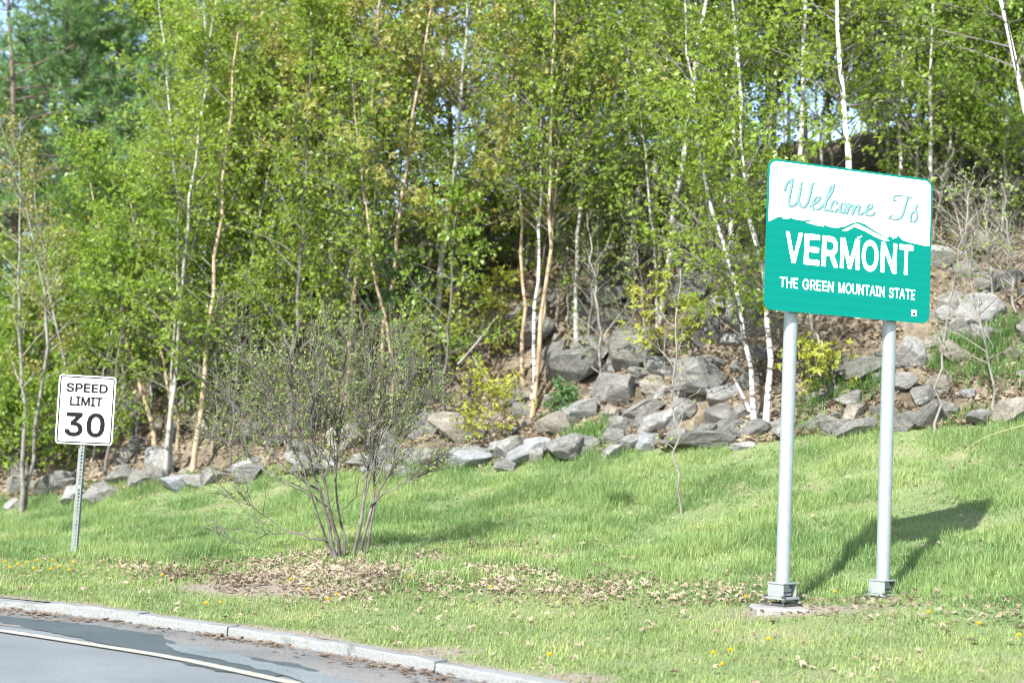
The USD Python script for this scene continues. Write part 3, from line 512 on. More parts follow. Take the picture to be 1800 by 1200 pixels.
KEY_TREES = [  # kind, stem course in the photograph, stem width, depth, bark, label, extra height, options
 ('maple', [(768, 684), (774, 500), (795, 330), (811, 190), (820, 0)], 15, None, 'grey_bark', 'large bronze-leaved maple with a pale grey trunk at the picture centre', 1.5, dict(h0=0.27, nb=64, blen=2.6, per=9)),
 ('birch', [(948, 600), (967, 450), (968, 300), (970, 165), (975, 0)], 9, 21.5, 'tan_bark', 'tall tan birch stem right of the bronze maple', 1.5, dict(h0=0.42, per=8)),
 ('birch', [(920, 675), (923, 520), (919, 400), (912, 280), (908, 150)], 8, None, 'tan_bark', 'leftmost stem of the three clustered birches', 1.5, dict(h0=0.45, per=8)),
 ('birch', [(934, 705), (940, 560), (946, 475), (950, 360), (952, 220)], 8, None, 'white_bark', 'middle whitish stem of the three clustered birches', 1.5, dict(h0=0.45, per=8)),
 ('birch', [(938, 710), (952, 560), (960, 500), (968, 420), (980, 260)], 7, None, 'tan_bark', 'rightmost leaning stem of the three clustered birches', 1.5, dict(h0=0.45, per=7)),
 ('birch', [(1013, 616), (1015, 420), (1023, 340), (1026, 240), (1032, 60)], 9, None, 'grey_bark', 'straight birch with a white upper stem right of the clustered three', 2.0, dict(h0=0.40, per=10)),
 ('birch', [(1328, 748), (1318, 650), (1302, 545), (1266, 425), (1240, 310), (1215, 120)], 10, None, 'white_bark', 'left leaning stem of the twin white birches beside the welcome sign', 1.5, dict(h0=0.16, per=14)),
 ('birch', [(1346, 755), (1351, 640), (1346, 560), (1334, 450), (1314, 330), (1300, 180), (1290, 0)], 12, None, 'white_bark', 'right stem of the twin white birches beside the welcome sign', 1.5, dict(h0=0.2, per=14)),
 ('birch', [(1508, 615), (1500, 450), (1488, 290), (1478, 150), (1470, 0)], 17, 21.0, 'bright_bark', 'tall bright white birch rising directly behind the welcome sign', 2.0, dict(h0=0.42, per=9)),
 ('birch', [(1850, 420), (1825, 290), (1800, 185), (1776, 85), (1757, 0)], 18, 19.5, 'bright_bark', 'thick white birch leaning left at the upper right corner', 2.0, dict(h0=0.5, per=7)),
 ('birch', [(1470, 500), (1460, 240), (1454, 165), (1450, 85), (1456, 0)], 9, 26.0, 'grey_bark', 'greyish birch stem just left of the tall bright white birch', 2.0, dict(h0=0.4)),
 ('birch', [(1450, 500), (1443, 285), (1438, 220), (1431, 150), (1422, 40)], 7, 25.0, 'white_bark', 'thin white birch stem above the upper left part of the welcome sign', 2.0, dict(h0=0.4)),
 ('birch', [(1092, 400), (1082, 215), (1079, 150), (1072, 75), (1065, 0)], 9, 29.0, 'white_bark', 'slim white birch high on the slope right of centre', 2.5, dict(h0=0.4, per=9)),
 ('birch', [(352, 640), (338, 535), (325, 425), (312, 310), (300, 200)], 7, 24.0, 'white_bark', 'thin white birch in the left thicket below the pines', 2.0, dict(h0=0.3)),
 ('birch', [(402, 620), (395, 490), (386, 375), (380, 250)], 7, 25.0, 'tan_bark', 'thin tan birch stem right of the thin white birch in the left thicket', 2.0, dict(h0=0.3)),
 ('birch', [(555, 620), (542, 475), (530, 400), (522, 340), (510, 180)], 9, 26.0, 'white_bark', 'white birch stem above the bare bush', 2.0, dict(h0=0.35)),
 ('birch', [(690, 650), (682, 590), (672, 545), (655, 470), (640, 330)], 8, 22.0, 'tan_bark', 'leaning tan birch stem just above the bare bush top', 2.0, dict(h0=0.45, per=7)),
 ('aspen', [(273, 782), (262, 728), (247, 683), (237, 643), (222, 590), (200, 500)], 9, None, 'tan_bark', 'pale stem leaning left just right of the speed sign', 2.5, dict(h0=0.3)),
 ('aspen', [(312, 792), (312, 745), (301, 690), (290, 655), (270, 560)], 7, None, 'tan_bark', 'second pale leaning stem, uphill of the tall pale boulder', 2.5, dict(h0=0.3)),
 ('tuft', [(38, 900), (42, 805), (38, 633), (32, 500), (35, 300)], 9, None, 'sapling_bark', 'slim grey sapling with yellowish leaf tufts, left of the speed sign', 0.8, dict(h0=0.3)),
 ('tuft', [(43, 896), (62, 760), (80, 627), (82, 560), (62, 430), (15, 270)], 8, None, 'sapling_bark', 'forked grey sapling crossing behind the slim one left of the speed sign', 0.8, dict(h0=0.3)),
 ('tuft', [(120, 830), (112, 660), (95, 560), (78, 470), (60, 330)], 7, 25, 'sapling_bark', 'grey sapling whose white stem shows above the speed sign', 1.0, dict(h0=0.4)),
 ('bare', [(1200, 903), (1192, 830), (1186, 720), (1185, 610), (1192, 520)], 4, None, 'pale_wood', 'nearly bare grey sapling standing in the lawn before the rock pile', 0.3, dict(h0=0.25, nb=16, blen=0.55, per=1)),
 ('bare', [(1472, 692), (1462, 650), (1444, 612), (1426, 565), (1412, 500)], 6, None, 'pale_wood', 'bare crooked sapling between the welcome sign posts', 0.6, dict(nb=18, per=2)),
 ('bare', [(1645, 760), (1655, 640), (1668, 540), (1690, 430)], 5, None, 'pale_wood', 'bare thin sapling just right of the second sign post', 0.8, dict(nb=22)),
 ('bare', [(1745, 735), (1738, 640), (1722, 560), (1700, 460)], 5, None, 'pale_wood', 'bare thin sapling before the buff boulder at right', 0.8, dict(nb=22)),
 ('bare', [(1660, 480), (1668, 400), (1672, 320), (1680, 230)], 7, 24.0, 'twig_bark', 'bare grey-brown tree on the slope at the upper right of the welcome sign', 2.0, dict(nb=30, blen=1.4, per=1, twigs=7)),
 ('bare', [(1725, 420), (1722, 300), (1715, 200), (1710, 100)], 7, 27.0, 'twig_bark', 'bare brown tree left of the thick leaning white birch', 2.0, dict(nb=44, blen=1.4, per=2, twigs=7)),
 ('maple', [(1600, 320), (1590, 200), (1570, 90), (1560, 0)], 8, 29.0, 'twig_bark', 'brownish thin-leaved tree above the right half of the welcome sign', 2.0, dict(blen=1.6, per=4, h0=0.3)),
 ('pine', [(130, 560), (126, 300), (118, 100), (110, 0)], 20, 38.0, 'brown_bark', 'tall dark pine at the upper left', 5.0, dict(h0=0.12, nb=84)),
 ('pine', [(30, 600), (25, 300), (20, 100), (15, 0)], 18, 36.0, 'brown_bark', 'tall pine at the left frame edge', 4.0, dict(h0=0.15, nb=80)),
 ('pine', [(222, 560), (216, 300), (212, 120), (208, 0)], 18, 42.0, 'brown_bark', 'pine right of the tall dark pine at the upper left', 5.0, dict(h0=0.22, nb=76)),
 ('pine', [(378, 500), (372, 200), (370, 60), (366, 0)], 24, 44.0, 'grey_bark', 'thick grey double trunk showing at the top left of centre', 6.0, dict(h0=0.65)),
 ('pine', [(1100, 420), (1103, 300), (1105, 200), (1108, 90)], 10, 31.0, 'brown_bark', 'soft blue-green pine right of centre behind the birches', 3.0, dict(h0=0.15, blen=1.9, nb=60)),
 ('hemlock', [(1090, 430), (1092, 360), (1094, 300), (1096, 250)], 8, 27.0, 'brown_bark', 'dark green young conifer on the shaded slope right of centre', 0.5, {}),
 ('hemlock', [(700, 690), (705, 600), (708, 540), (710, 480)], 7, 22.5, 'brown_bark', 'dark young conifer behind the right side of the bare bush', 0.5, dict(blen=1.1)),
 ('hemlock', [(520, 560), (522, 500), (524, 460), (526, 420)], 7, 25.5, 'brown_bark', 'young conifer hidden in the thicket above the bare bush', 0.5, dict(blen=1.2)),
 ('hemlock', [(985, 735), (987, 705), (989, 690), (990, 672)], 4, None, 'brown_bark', 'small soft conifer seedling left of the rock pile', 0.05, dict(nb=26, blen=0.35, twigs=5)),
 ('hemlock', [(1655, 370), (1655, 330), (1655, 290), (1654, 260)], 6, 26.0, 'brown_bark', 'young conifer beside the upper right corner of the welcome sign', 0.5, dict(blen=1.0)),
 ('young_maple', [(862, 790), (866, 750), (862, 720), (868, 690)], 4, None, 'twig_bark', 'yellow-green leafy bush among the dead leaves below the maple trunk', 0.15, dict(nb=26, blen=0.66, h0=0.05, twigs=4, per=6, size=0.06, elev=0.55)),
 ('young_maple', [(820, 700), (832, 640), (845, 590), (860, 540)], 5, None, 'twig_bark', 'yellow maple sapling right of the large maple trunk', 0.5, dict(nb=26, blen=0.9, per=7)),
 ('young_maple', [(742, 735), (735, 690), (728, 650), (722, 600)], 4, None, 'twig_bark', 'yellowish maple sprout at the right edge of the bare bush', 0.3, dict(nb=16, blen=0.6, per=6)),
 ('young_maple', [(1165, 660), (1168, 620), (1172, 580), (1175, 530)], 4, None, 'twig_bark', 'yellowish sprout between the highest boulder and the layered slab', 0.3, dict(nb=20, blen=0.7, per=6)),
 ('young_maple', [(1450, 705), (1448, 680), (1446, 660), (1440, 640)], 3, None, 'twig_bark', 'yellow-leaved sprout right of the first sign post', 0.2, dict(nb=14, blen=0.5, per=6)),
]
for kind, pts, wpx, y, bark, label, extra, kw in KEY_TREES:
    P, y = px_path(pts, y, extra)
    ANCHOR['tree'].append((short_name(label), P[0]))
    grow(rng, kind, P, wpx * 0.5 * y / FPX, label, bark, r1=0.008 if wpx < 20 else 0.03, **kw)
PROTO = {}
FILL = [  # kind, columns, depths, how many, heights, bark choices, label, group, options
 ('birch', (300, 700), (22, 29), 19, (6.0, 10.0), ('grey_bark', 'twig_bark', 'tan_bark'), 'leafy birch', 'birches of the left thicket', dict(h0=0.16, per=11)),
 ('aspen', (320, 560), (24, 34), 7, (4.5, 8.0), ('grey_bark', 'tan_bark'), 'leafy young aspen', 'aspens behind the speed sign', dict(h0=0.05, per=11)),
 ('aspen', (170, 640), (22.5, 27), 20, (2.2, 5.0), ('grey_bark', 'twig_bark'), 'low aspen shrub', 'low aspens at the foot of the left thicket', dict(h0=0.1, nb=28, blen=1.1, per=9, size=0.06)),
 ('maple', (470, 850), (22, 29), 6, (7.5, 10.5), ('grey_bark', 'brown_bark'), 'bronze-leaved maple', 'bronze maples further back', dict(h0=0.3)),
 ('birch', (820, 1080), (24, 35), 12, (8.0, 12.0), ('grey_bark', 'white_bark', 'tan_bark'), 'high-crowned thin birch', 'birches of the central slope', dict(h0=0.42, per=11)),
 ('birch', (1080, 1420), (22, 32), 20, (7.0, 11.5), ('white_bark', 'grey_bark'), 'slope birch', 'birches left of the welcome sign', dict(h0=0.30, per=14)),
 ('aspen', (700, 1360), (21.5, 28), 22, (2.2, 5.0), ('twig_bark', 'grey_bark'), 'low leafy growth', 'low leafy growth on the central slope', dict(h0=0.25, nb=28, blen=1.0, per=8)),
 ('birch', (1420, 2000), (27, 36), 18, (7.0, 10.0), ('white_bark', 'grey_bark'), 'uphill birch', 'birches uphill behind the welcome sign', dict(h0=0.2)),
 ('aspen', (1540, 2050), (22, 32), 38, (4.0, 9.0), ('grey_bark', 'twig_bark'), 'light-leaved tree', 'young trees on the steep right slope', dict(h0=0.15, per=14)),
 ('bare', (1620, 1980), (19.5, 24), 14, (1.2, 2.6), ('pale_wood', 'twig_bark'), 'leafless brush', 'grey brush right of the welcome sign', dict(h0=0.1, nb=22, blen=0.6, per=1)),
 ('bare', (360, 720), (21.5, 24), 10, (1.6, 3.0), ('pale_wood', 'twig_bark'), 'twiggy brush', 'grey brush behind the bare bush', dict(h0=0.1, nb=24, blen=0.8, per=3)),
 ('bare', (960, 1320), (20.5, 24), 9, (1.6, 3.2), ('pale_wood', 'twig_bark'), 'twiggy brush', 'grey brush among the central rocks', dict(h0=0.2, nb=20, blen=0.8, per=3)),
 ('aspen', (-260, 260), (24, 30), 18, (1.5, 3.0), ('grey_bark', 'twig_bark'), 'low young tree', 'young trees under the pines', dict(h0=0.08)),
 ('pine', (-120, 330), (39, 50), 7, (12.0, 16.0), ('brown_bark',), 'back-row pine', 'pines in the back row at left', dict(h0=0.2)),
 ('birch', (760, 1820), (35, 44), 18, (6.0, 10.0), ('grey_bark', 'white_bark'), 'distant hilltop tree', 'trees behind the hilltop', dict(h0=0.2, size=0.08)),
]
for kind, (c0, c1), (d0, d1), n, (h0_, h1_), barks, label, grp, kw in FILL:
    for q in range(n):
        px = c0 + (c1 - c0) * (q + rng.uniform(0.1, 0.9)) / n; y = rng.uniform(d0, d1); x = float(at_depth(px, 600, y)[0]); y = max(y, float(YE(x)) + 0.7)
        x = float(at_depth(px, 600, y)[0]); H = rng.uniform(h0_, h1_); b = gpt(x, y) - [0, 0, 0.1]; lean = rng.normal(0, 0.05, 2)
        P = np.array([b, b + [lean[0] * H * 0.3, lean[1] * H * 0.3, H * 0.4], b + [lean[0] * H + rng.normal(0, .1), lean[1] * H, H]])
        r0 = (0.012 + 0.0055 * H) * rng.uniform(0.8, 1.3) if kind != 'pine' else 0.16
        bk = barks[q % len(barks)]; r0 *= 0.75; far = y > 26.5 or kind == 'bare'; kw2 = dict(kw)
        if y > 28 and kind in ('birch', 'aspen', 'maple'): kw2 |= dict(per=max(5, int(kw.get('per', KINDS[kind]['per']) * 0.65)), size=kw.get('size', KINDS[kind]['size']) * 1.2)
        word = {'grey_bark': 'grey-stemmed', 'white_bark': 'white-stemmed', 'tan_bark': 'tan-stemmed', 'brown_bark': 'brown-stemmed', 'twig_bark': 'brown-stemmed', 'pale_wood': 'pale-stemmed'}[bk]
        rel = beside('tree', P[0]); lab, grp_ = f'{word} {label} {rel}', f'{word} {label}{"es" if label[-2:] in ("ch", "sh") else "s"} {rel}'; key = (kind, label, bk)
        if far and len(PROTO.setdefault(key, [])) >= 2:
            src, H0 = PROTO[key][int(rng.integers(2))]; dup(src, P[0], rng.uniform(-3.1, 3.1), float(np.clip(H / H0, 0.75, 1.3)), lab, grp_)
        else:
            t = grow(rng, kind, P, r0, lab, bk, grp_, **kw2)
            if far: PROTO[key].append((t, H))

# ------------------------------------------------------------------ the bare multi-stemmed bush
def bush():
    rng = np.random.default_rng(8); base = ground_hit(598, 985); y = base[1]
    t = thing('bush', 'many-stemmed nearly bare bush with tiny new leaves on the lawn', 'bush', base)
    top = lambda px, py, dy: at_depth(px, py, y + dy) - base
    stems = [([(592, 985), (578, 930), (560, 860), (535, 760), (505, 640)], 9), ([(598, 985), (588, 920), (566, 850), (548, 740), (555, 620)], 10), ([(606, 975), (600, 920), (590, 830), (600, 720), (610, 610)], 7),
             ([(622, 972), (635, 910), (645, 850), (648, 760), (650, 620)], 10), ([(632, 975), (648, 910), (658, 850), (665, 740), (690, 640)], 9), ([(645, 970), (655, 920), (668, 868), (700, 790), (740, 700)], 8),
             ([(655, 885), (690, 860), (740, 835), (770, 815)], 5), ([(590, 955), (545, 945), (490, 925), (440, 890), (385, 860)], 5), ([(585, 952), (520, 935), (480, 935), (430, 955), (380, 950)], 4),
             ([(575, 890), (530, 855), (480, 835), (430, 800), (370, 770)], 5), ([(560, 860), (500, 820), (440, 750), (400, 690)], 6), ([(588, 985), (568, 940), (552, 880), (520, 800), (460, 690)], 7),
             ([(660, 850), (690, 780), (720, 740), (770, 700)], 5), ([(640, 880), (660, 800), (700, 720), (720, 640)], 5), ([(600, 900), (640, 820), (560, 700), (575, 600)], 4), ([(545, 770), (500, 720), (440, 640)], 4), ([(650, 760), (680, 690), (700, 610)], 4)]
    allB, leaves_, i = [], [], 0
    for pts, w in stems:
        dy = rng.uniform(-0.45, 0.45); k = len(pts)
        P = np.array([top(a, b, dy * (q / (k - 1)) ** 1.2 + rng.normal(0, 0.02)) for q, (a, b) in enumerate(pts)]); P = resample(P, 12); P[1:] += rng.normal(0, 0.012, (11, 3))
        r = w * 0.37 * y / FPX; obj('stem', tubes(P[None], (r * (1 - 0.8 * np.linspace(0, 1, 12)))[None], 6), 'shrub_bark', t, smooth=True)
        allB.append((P, r))
    # side branches and twigs
    BR, RR = [], []
    for P, r in allB:
        n = 26 if P[-1, 2] > 0.75 else 8
        for _ in range(n):
            u = rng.uniform(0.28, 1.0) ** 0.8; q = u * 11; i0 = min(int(q), 10); p = P[i0] + (P[i0 + 1] - P[i0]) * (q - i0); d = normed(normed(P[i0 + 1] - P[i0]) * 0.7 + normed(np.array([p[0], p[1], 0.0])) * 0.22 + rng.normal(0, 0.45, 3) + [0, 0, 0.55])
            L = rng.uniform(0.22, 0.58); s = np.linspace(0, 1, 5)[:, None]
            BR.append(p + d * L * s + rng.normal(0, 0.12, 3) * L * s ** 2 + rng.normal(0, 0.008, (5, 3))); RR.append(r * 0.28 * (1 - 0.7 * s[:, 0]) + 0.0012)
    BR, RR = np.array(BR), np.array(RR)
    k = rng.integers(0, len(BR), 2000); i0 = rng.integers(1, 4, 2000); p = BR[k, i0]; d = normed(normed(BR[k, i0 + 1] - BR[k, i0]) + rng.normal(0, 0.7, (2000, 3)) + [0, 0, 0.2]); L = rng.uniform(0.08, 0.3, 2000)
    T = p[:, None] + d[:, None] * (L[:, None] * np.array([0, 0.5, 1.0]))[..., None]; T[:, 1] += rng.normal(0, 0.012, (2000, 3))
    obj('branches', tubes(BR, RR, 4), 'shrub_bark', t); obj('twigs', tubes(T, np.outer(np.full(2000, 0.0019), [1, 0.8, 0.5]), 3), 'twig_bark', t)
    n = 5200; j = rng.integers(0, 2000, n); q = rng.uniform(0.2, 1.0, n)[:, None]; P = T[j, 0] * (1 - q) + T[j, 2] * q + rng.normal(0, 0.01, (n, 3))
    keep = (P[:, 2] > 0.55 + rng.normal(0, 0.25, n)); P = P[keep]; n = len(P)
    obj('leaves', kites(P, rng.normal(size=(n, 3)), rng.normal(size=(n, 3)) + [0, 0, 0.5], rng.uniform(0.02, 0.042, n), rng.uniform(0.015, 0.028, n)), 'bud_leaf', t)
    return base
BUSH = bush()

# ------------------------------------------------------------------ the welcome sign
def panel_poly(w, h, r): return sbox(-w / 2 + r, r, w / 2 - r, h - r).buffer(r, 12)
def extrude(poly, d, z0=0.0):
    """shapely in (u, v) -> solid standing in the xz plane, front at y = -(z0+d)"""
    out = []
    for g in getattr(poly, 'geoms', [poly]):
        if g.is_empty or g.area < 1e-7: continue
        m = trimesh.creation.extrude_polygon(g, d, engine='earcut'); v = np.array(m.vertices); out.append((np.c_[v[:, 0], -(v[:, 2] + z0), v[:, 1]], np.array(m.faces)))
    return cat(out)
def text_at(text, u0, u1, v0, h, depth, z0, bold=True, shear=0.0, heavy=0.0):
    m = meshkit.text_mesh(text, h, depth, bold)
    if heavy:                                                              # thicken the strokes
        flat = unary_union([Polygon(q) for q in np.asarray(m.vertices)[np.asarray(m.faces)[np.abs(m.face_normals[:, 2]) > 0.9]][:, :, :2] if Polygon(q).area > 1e-9]).buffer(heavy * 0.5, join_style=2)
        m = trimesh.util.concatenate([trimesh.creation.extrude_polygon(g, depth, engine='earcut') for g in getattr(flat, 'geoms', [flat])])
    v = np.array(m.vertices); a, b = v[:, 0].min(), v[:, 0].max()
    x = u0 + (v[:, 0] - a) / (b - a) * (u1 - u0) + shear * v[:, 1]; vy = v[:, 1] * h / 0.735 / h * 0.735
    return np.c_[x, -(v[:, 2] + z0), v0 + vy], np.array(m.faces)
SW, SH, YAW = 1.606, 1.22, 0.379
def stroke(pts, w0, w1=None):
    p = np.asarray(pts, float); s = np.r_[0, np.cumsum(np.linalg.norm(np.diff(p, axis=0), axis=1))]; q = PchipInterpolator(s, p)(np.linspace(0, s[-1], len(p) * 6)); w1 = w1 or w0; out = []
    for a, b in zip(q[:-1], q[1:]):                                        # a broad pen: down strokes are heavier
        t = abs(b[1] - a[1]) / (np.linalg.norm(b - a) + 1e-9); out.append(LineString([a, b]).buffer((w0 + (w1 - w0) * t) / 2, 4))
    return unary_union(out)
SCRIPT = [[(.174, .981), (.155, .984), (.163, 1.012), (.193, 1.052), (.223, 1.072), (.22, 1.035), (.204, .946), (.196, .886), (.217, .852), (.252, .865), (.28, .914), (.301, .996), (.309, 1.05)], [(.309, 1.05), (.299, .99), (.29, .915), (.303, .87), (.335, .856), (.364, .883), (.387, .939), (.406, 1.021), (.414, 1.055), (.432, 1.062)],
 [(.399, .873), (.437, .893), (.481, .932), (.488, .952), (.465, .953), (.435, .923), (.422, .882), (.44, .853), (.471, .854), (.508, .877)], [(.508, .877), (.559, .943), (.609, 1.028), (.619, 1.067), (.599, 1.061), (.571, .998), (.549, .928), (.54, .874), (.557, .852), (.588, .859)],
 [(.588, .859), (.600, .866)], [(.652, .926), (.638, .940), (.612, .922), (.597, .884), (.608, .854), (.634, .850), (.660, .872)], [(.732, .926), (.706, .923), (.688, .889), (.690, .856), (.712, .848), (.735, .873), (.741, .91), (.733, .927), (.757, .92)],
 [(.757, .92), (.768, .925), (.763, .89), (.753, .853), (.774, .898), (.811, .926), (.82, .916), (.808, .854), (.829, .897), (.866, .927), (.875, .915), (.861, .866), (.874, .852), (.902, .864)], [(.902, .864), (.955, .896), (.996, .927), (.999, .945), (.976, .945), (.949, .913), (.94, .877), (.958, .852), (.989, .855), (1.024, .883)],
 [(1.238, 1.005), (1.212, 1.012), (1.215, 1.037), (1.262, 1.052), (1.334, 1.052), (1.394, 1.048)], [(1.355, 1.048), (1.33, .981), (1.303, .898), (1.274, .859), (1.219, .845), (1.171, .855), (1.19, .872)], [(1.439, .936), (1.405, .922), (1.383, .886), (1.39, .853), (1.417, .845), (1.443, .872), (1.45, .913), (1.438, .938), (1.435, .958), (1.449, .987)]]
RIDGE = [(-.01, .695), (.051, .722), (.103, .75), (.165, .756), (.14, .743), (.205, .747), (.25, .765), (.24, .75), (.321, .745), (.36, .749), (.422, .759), (.486, .742), (.549, .728), (.612, .717), (.675, .721), (.737, .734), (.798, .766), (.867, .789), (.939, .774), (1.036, .73), (1.117, .698), (1.163, .683), (1.175, .69), (1.185, .712), (1.195, .69), (1.205, .705), (1.215, .681), (1.24, .688), (1.262, .70), (1.274, .724), (1.284, .70), (1.30, .69), (1.316, .678), (1.388, .665), (1.468, .659), (1.548, .651), (1.62, .662)]
HIGHLIGHTS = [[(.83, .747), (.873, .767), (.956, .742), (1.037, .71), (1.134, .68), (1.179, .661), (1.119, .662), (1.023, .689), (.942, .721)], [(.723, .702), (.776, .731), (.829, .759), (.863, .77), (.815, .735), (.77, .71)], [(.377, .735), (.423, .749), (.486, .738), (.534, .72), (.471, .723), (.424, .729)], [(.867, .66), (.91, .673), (.89, .661)]]
def hex_bolt(r, h, c, axis='z'): return cyl(r, h, c, 6, axis)
def welcome_sign():
    c = np.array([2.7375, 12.045, 3.3218 - SH / 2]); t = thing('welcome_sign', 'green and white state welcome sign on two grey metal posts', 'road sign', (c[0], c[1], 0), YAW)
    z0 = c[2]; face = affinity.translate(panel_poly(SW, SH, 0.075), 0, z0)
    up = lambda p: affinity.translate(p, -SW / 2, z0)
    pn = obj('sign_panel', extrude(face, 0.006), 'sign_teal', t)
    white = affinity.translate(panel_poly(SW - 0.034, SH - 0.034, 0.062), 0, 0.017); white = affinity.translate(white, 0, z0)
    sky = white.intersection(up(Polygon(RIDGE + [(1.62, 1.3), (-.01, 1.3)]).buffer(0)))
    obj('white_field', extrude(sky, 0.0015, 0.006), 'sign_white', pn); obj('ridge_highlight', extrude(up(unary_union([Polygon(h).buffer(0.004) for h in HIGHLIGHTS])).difference(sky.buffer(0.006)), 0.0015, 0.006), 'sign_white', pn)
    under = unary_union([stroke(s, 0.009, 0.030) for s in SCRIPT]); over = unary_union([stroke(s, 0.004, 0.020) for s in SCRIPT])
    obj('script_lettering', extrude(affinity.translate(up(under), 0.004, -0.003), 0.0012, 0.0075), 'sign_aqua', pn); obj('script_lettering_fill', extrude(affinity.translate(up(over), -0.002, 0.001), 0.0012, 0.0087), 'sign_pale', pn)
    for ch, a_, b_ in (('V', 283, 383), ('E', 394, 488), ('R', 501, 602), ('M', 614, 734), ('O', 748, 851), ('N', 866, 968), ('T', 982, 1072)):
        q = lambda x_: .185 + (x_ - 283) / 789 * 1.24 - SW / 2
        obj('state_letter', text_at(ch, q(a_), q(b_), z0 + .401, .235, .0015, .006, heavy=0.006), 'sign_white', pn)
    for wd_, a_, b_ in (('THE', 235, 352), ('GREEN', 372, 571), ('MOUNTAIN', 590, 889), ('STATE', 908, 1083)):
        q = lambda x_: .136 + (x_ - 235) / 848 * 1.326 - SW / 2
        obj('motto_word', text_at(wd_, q(a_ + 3), q(b_ - 5), z0 + .191, .081, .0015, .006, bold=False, heavy=0.0045), 'sign_white', pn)
    st = sbox(1.42, .055, 1.474, .105); obj('sticker', extrude(up(st), .001, .006), 'sign_white', pn); obj('sticker_print', extrude(up(sbox(1.432, .062, 1.458, .08)), .001, .007), 'sign_black', pn)
    for v in (0.28, 0.92): obj('stringer', box(SW - 0.16, 0.045, 0.07, (0, 0.0235, z0 + v)), 'aluminium', t)
    for (px_, py_, foot) in ((1377, 1040, True), (1541, 1028, False)):
        wb = np.array([2.2627, 11.95]) if foot else np.array([3.12, 12.40]); d = wb - c[:2]; u = d[0] * math.cos(YAW) + d[1] * math.sin(YAW); w = 0.108
        g = float(ground_z(*wb)) + (0.0 if foot else -0.02); base = g + (0.072 if foot else 0.015)
        top = z0 + SH - 0.12; po = obj('post', cyl(0.056, top - base - 0.09, (u, w, (top + base + 0.09) / 2), 28), 'galvanised', t, smooth=40)
        obj('post_cap', cyl(0.058, 0.012, (u, w, top + 0.0065), 24), 'galvanised_dull', po)
        for v in (0.28, 0.92): obj('clamp', cyl(0.061, 0.04, (u, w, z0 + v), 24), 'galvanised_dull', po)
        br = thing_part = []
        ry = math.radians(45) - YAW; ca, sa = math.cos(ry), math.sin(ry)
        def rb(sx, sy, sz, x, y, z):
            x, y, sx, sy = x * 0.88, y * 0.88, sx * 0.88, sy * 0.88
            return box(sx, sy, sz, (u + x * ca - y * sa, w + x * sa + y * ca, z), ry, 0.003)
        h = 0.10
        brk = obj('post_base', cat([rb(0.016, 0.17, h, -0.1, 0, base + 0.02 + h / 2), rb(0.016, 0.17, h, 0.1, 0, base + 0.02 + h / 2), rb(0.184, 0.02, h, 0, 0, base + 0.02 + h / 2)]), 'galvanised_dull', t)
        obj('base_flange', rb(0.26, 0.22, 0.018, 0, 0, base + 0.01), 'galvanised_dull', brk)
        obj('coupling', cat([rb(0.12, 0.03, 0.03, 0, -0.045, base + 0.075), rb(0.12, 0.03, 0.02, 0, -0.045, base + 0.04)]), 'galvanised', brk)
        obj('top_plate', rb(0.23, 0.18, 0.012, 0, 0, base + 0.127), 'galvanised_dull', brk)
        for q, (bx, by) in enumerate(((-.105, -.085), (.105, -.085), (-.105, .085), (.105, .085))):
            X_, Y_ = u + bx * ca - by * sa, w + bx * sa + by * ca; obj('bolt', cat([cyl(0.010, 0.09, (X_, Y_, base - 0.02), 10), hex_bolt(0.019, 0.016, (X_, Y_, base - 0.007)), hex_bolt(0.019, 0.014, (X_, Y_, base + 0.026))]), 'dark_steel', brk)
        if foot:
            obj('lower_plate', rb(0.26, 0.22, 0.02, 0, 0, g + 0.030), 'dark_steel', brk)
            obj('footing', box(0.42, 0.36, 0.30, (u - 0.07, w - 0.07, g - 0.130), -YAW + 0.05, 0.02), 'concrete', t)
        else: obj('footing', box(0.36, 0.32, 0.30, (u, w, g - 0.145), -YAW + 0.05, 0.02), 'concrete', t)
welcome_sign()

# ------------------------------------------------------------------ the speed limit sign
def speed_sign():
    c = np.array([-4.695, 16.457, 1.7315]); yaw = 0.28; w, h = 0.61, 0.762
    g = float(ground_z(-4.70, 16.46)); z0 = c[2] - h / 2
    t = thing('speed_limit_sign', 'white speed limit 30 sign on a perforated steel post', 'road sign', (c[0], c[1], 0), yaw)
    face = affinity.translate(panel_poly(w, h, 0.038), 0, z0); pn = obj('sign_panel', extrude(face, 0.003), 'sign_white', t)
    o = affinity.translate(panel_poly(w - 0.026, h - 0.026, 0.03), 0, z0 + 0.013); obj('border', extrude(o.difference(o.buffer(-0.015)), 0.001, 0.003), 'sign_black', pn)
    for txt, u0, u1, v0, hh in (('SPEED', .082, .528, .579, .091), ('LIMIT', .13, .479, .428, .094), ('30', .094, .520, .095, .245)):
        obj('lettering', text_at(txt, u0 - w / 2, u1 - w / 2, z0 + v0, hh, .001, .003, True, heavy=0.005), 'sign_black', pn)
    for v in (0.70, 0.055): obj('bolt', hex_bolt(0.009, 0.008, (0.0, -0.007, z0 + v), 'y'), 'bolt_steel', pn)
    # U-channel post with a row of punched holes down its web, leaning a little
    top, bot, pitch = z0 + h - 0.04, g - 0.15, 0.038; H = top - bot; n = int(H / pitch); parts = []
    for s in (-1, 1): parts += [box(0.012, 0.003, H, (s * 0.015, 0.004, bot + H / 2)), box(0.003, 0.030, H, (s * 0.0225, 0.0205, bot + H / 2)), box(0.016, 0.003, H, (s * 0.032, 0.037, bot + H / 2))]
    for k in range(n): parts.append(box(0.020, 0.0028, pitch - 0.020, (0, 0.004, bot + (k + 0.5) * pitch)))
    V, F = cat(parts); V[:, 0] += (V[:, 2] - top) * 0.012
    obj('post', (V, F), 'galvanised_dull', t)
speed_sign()

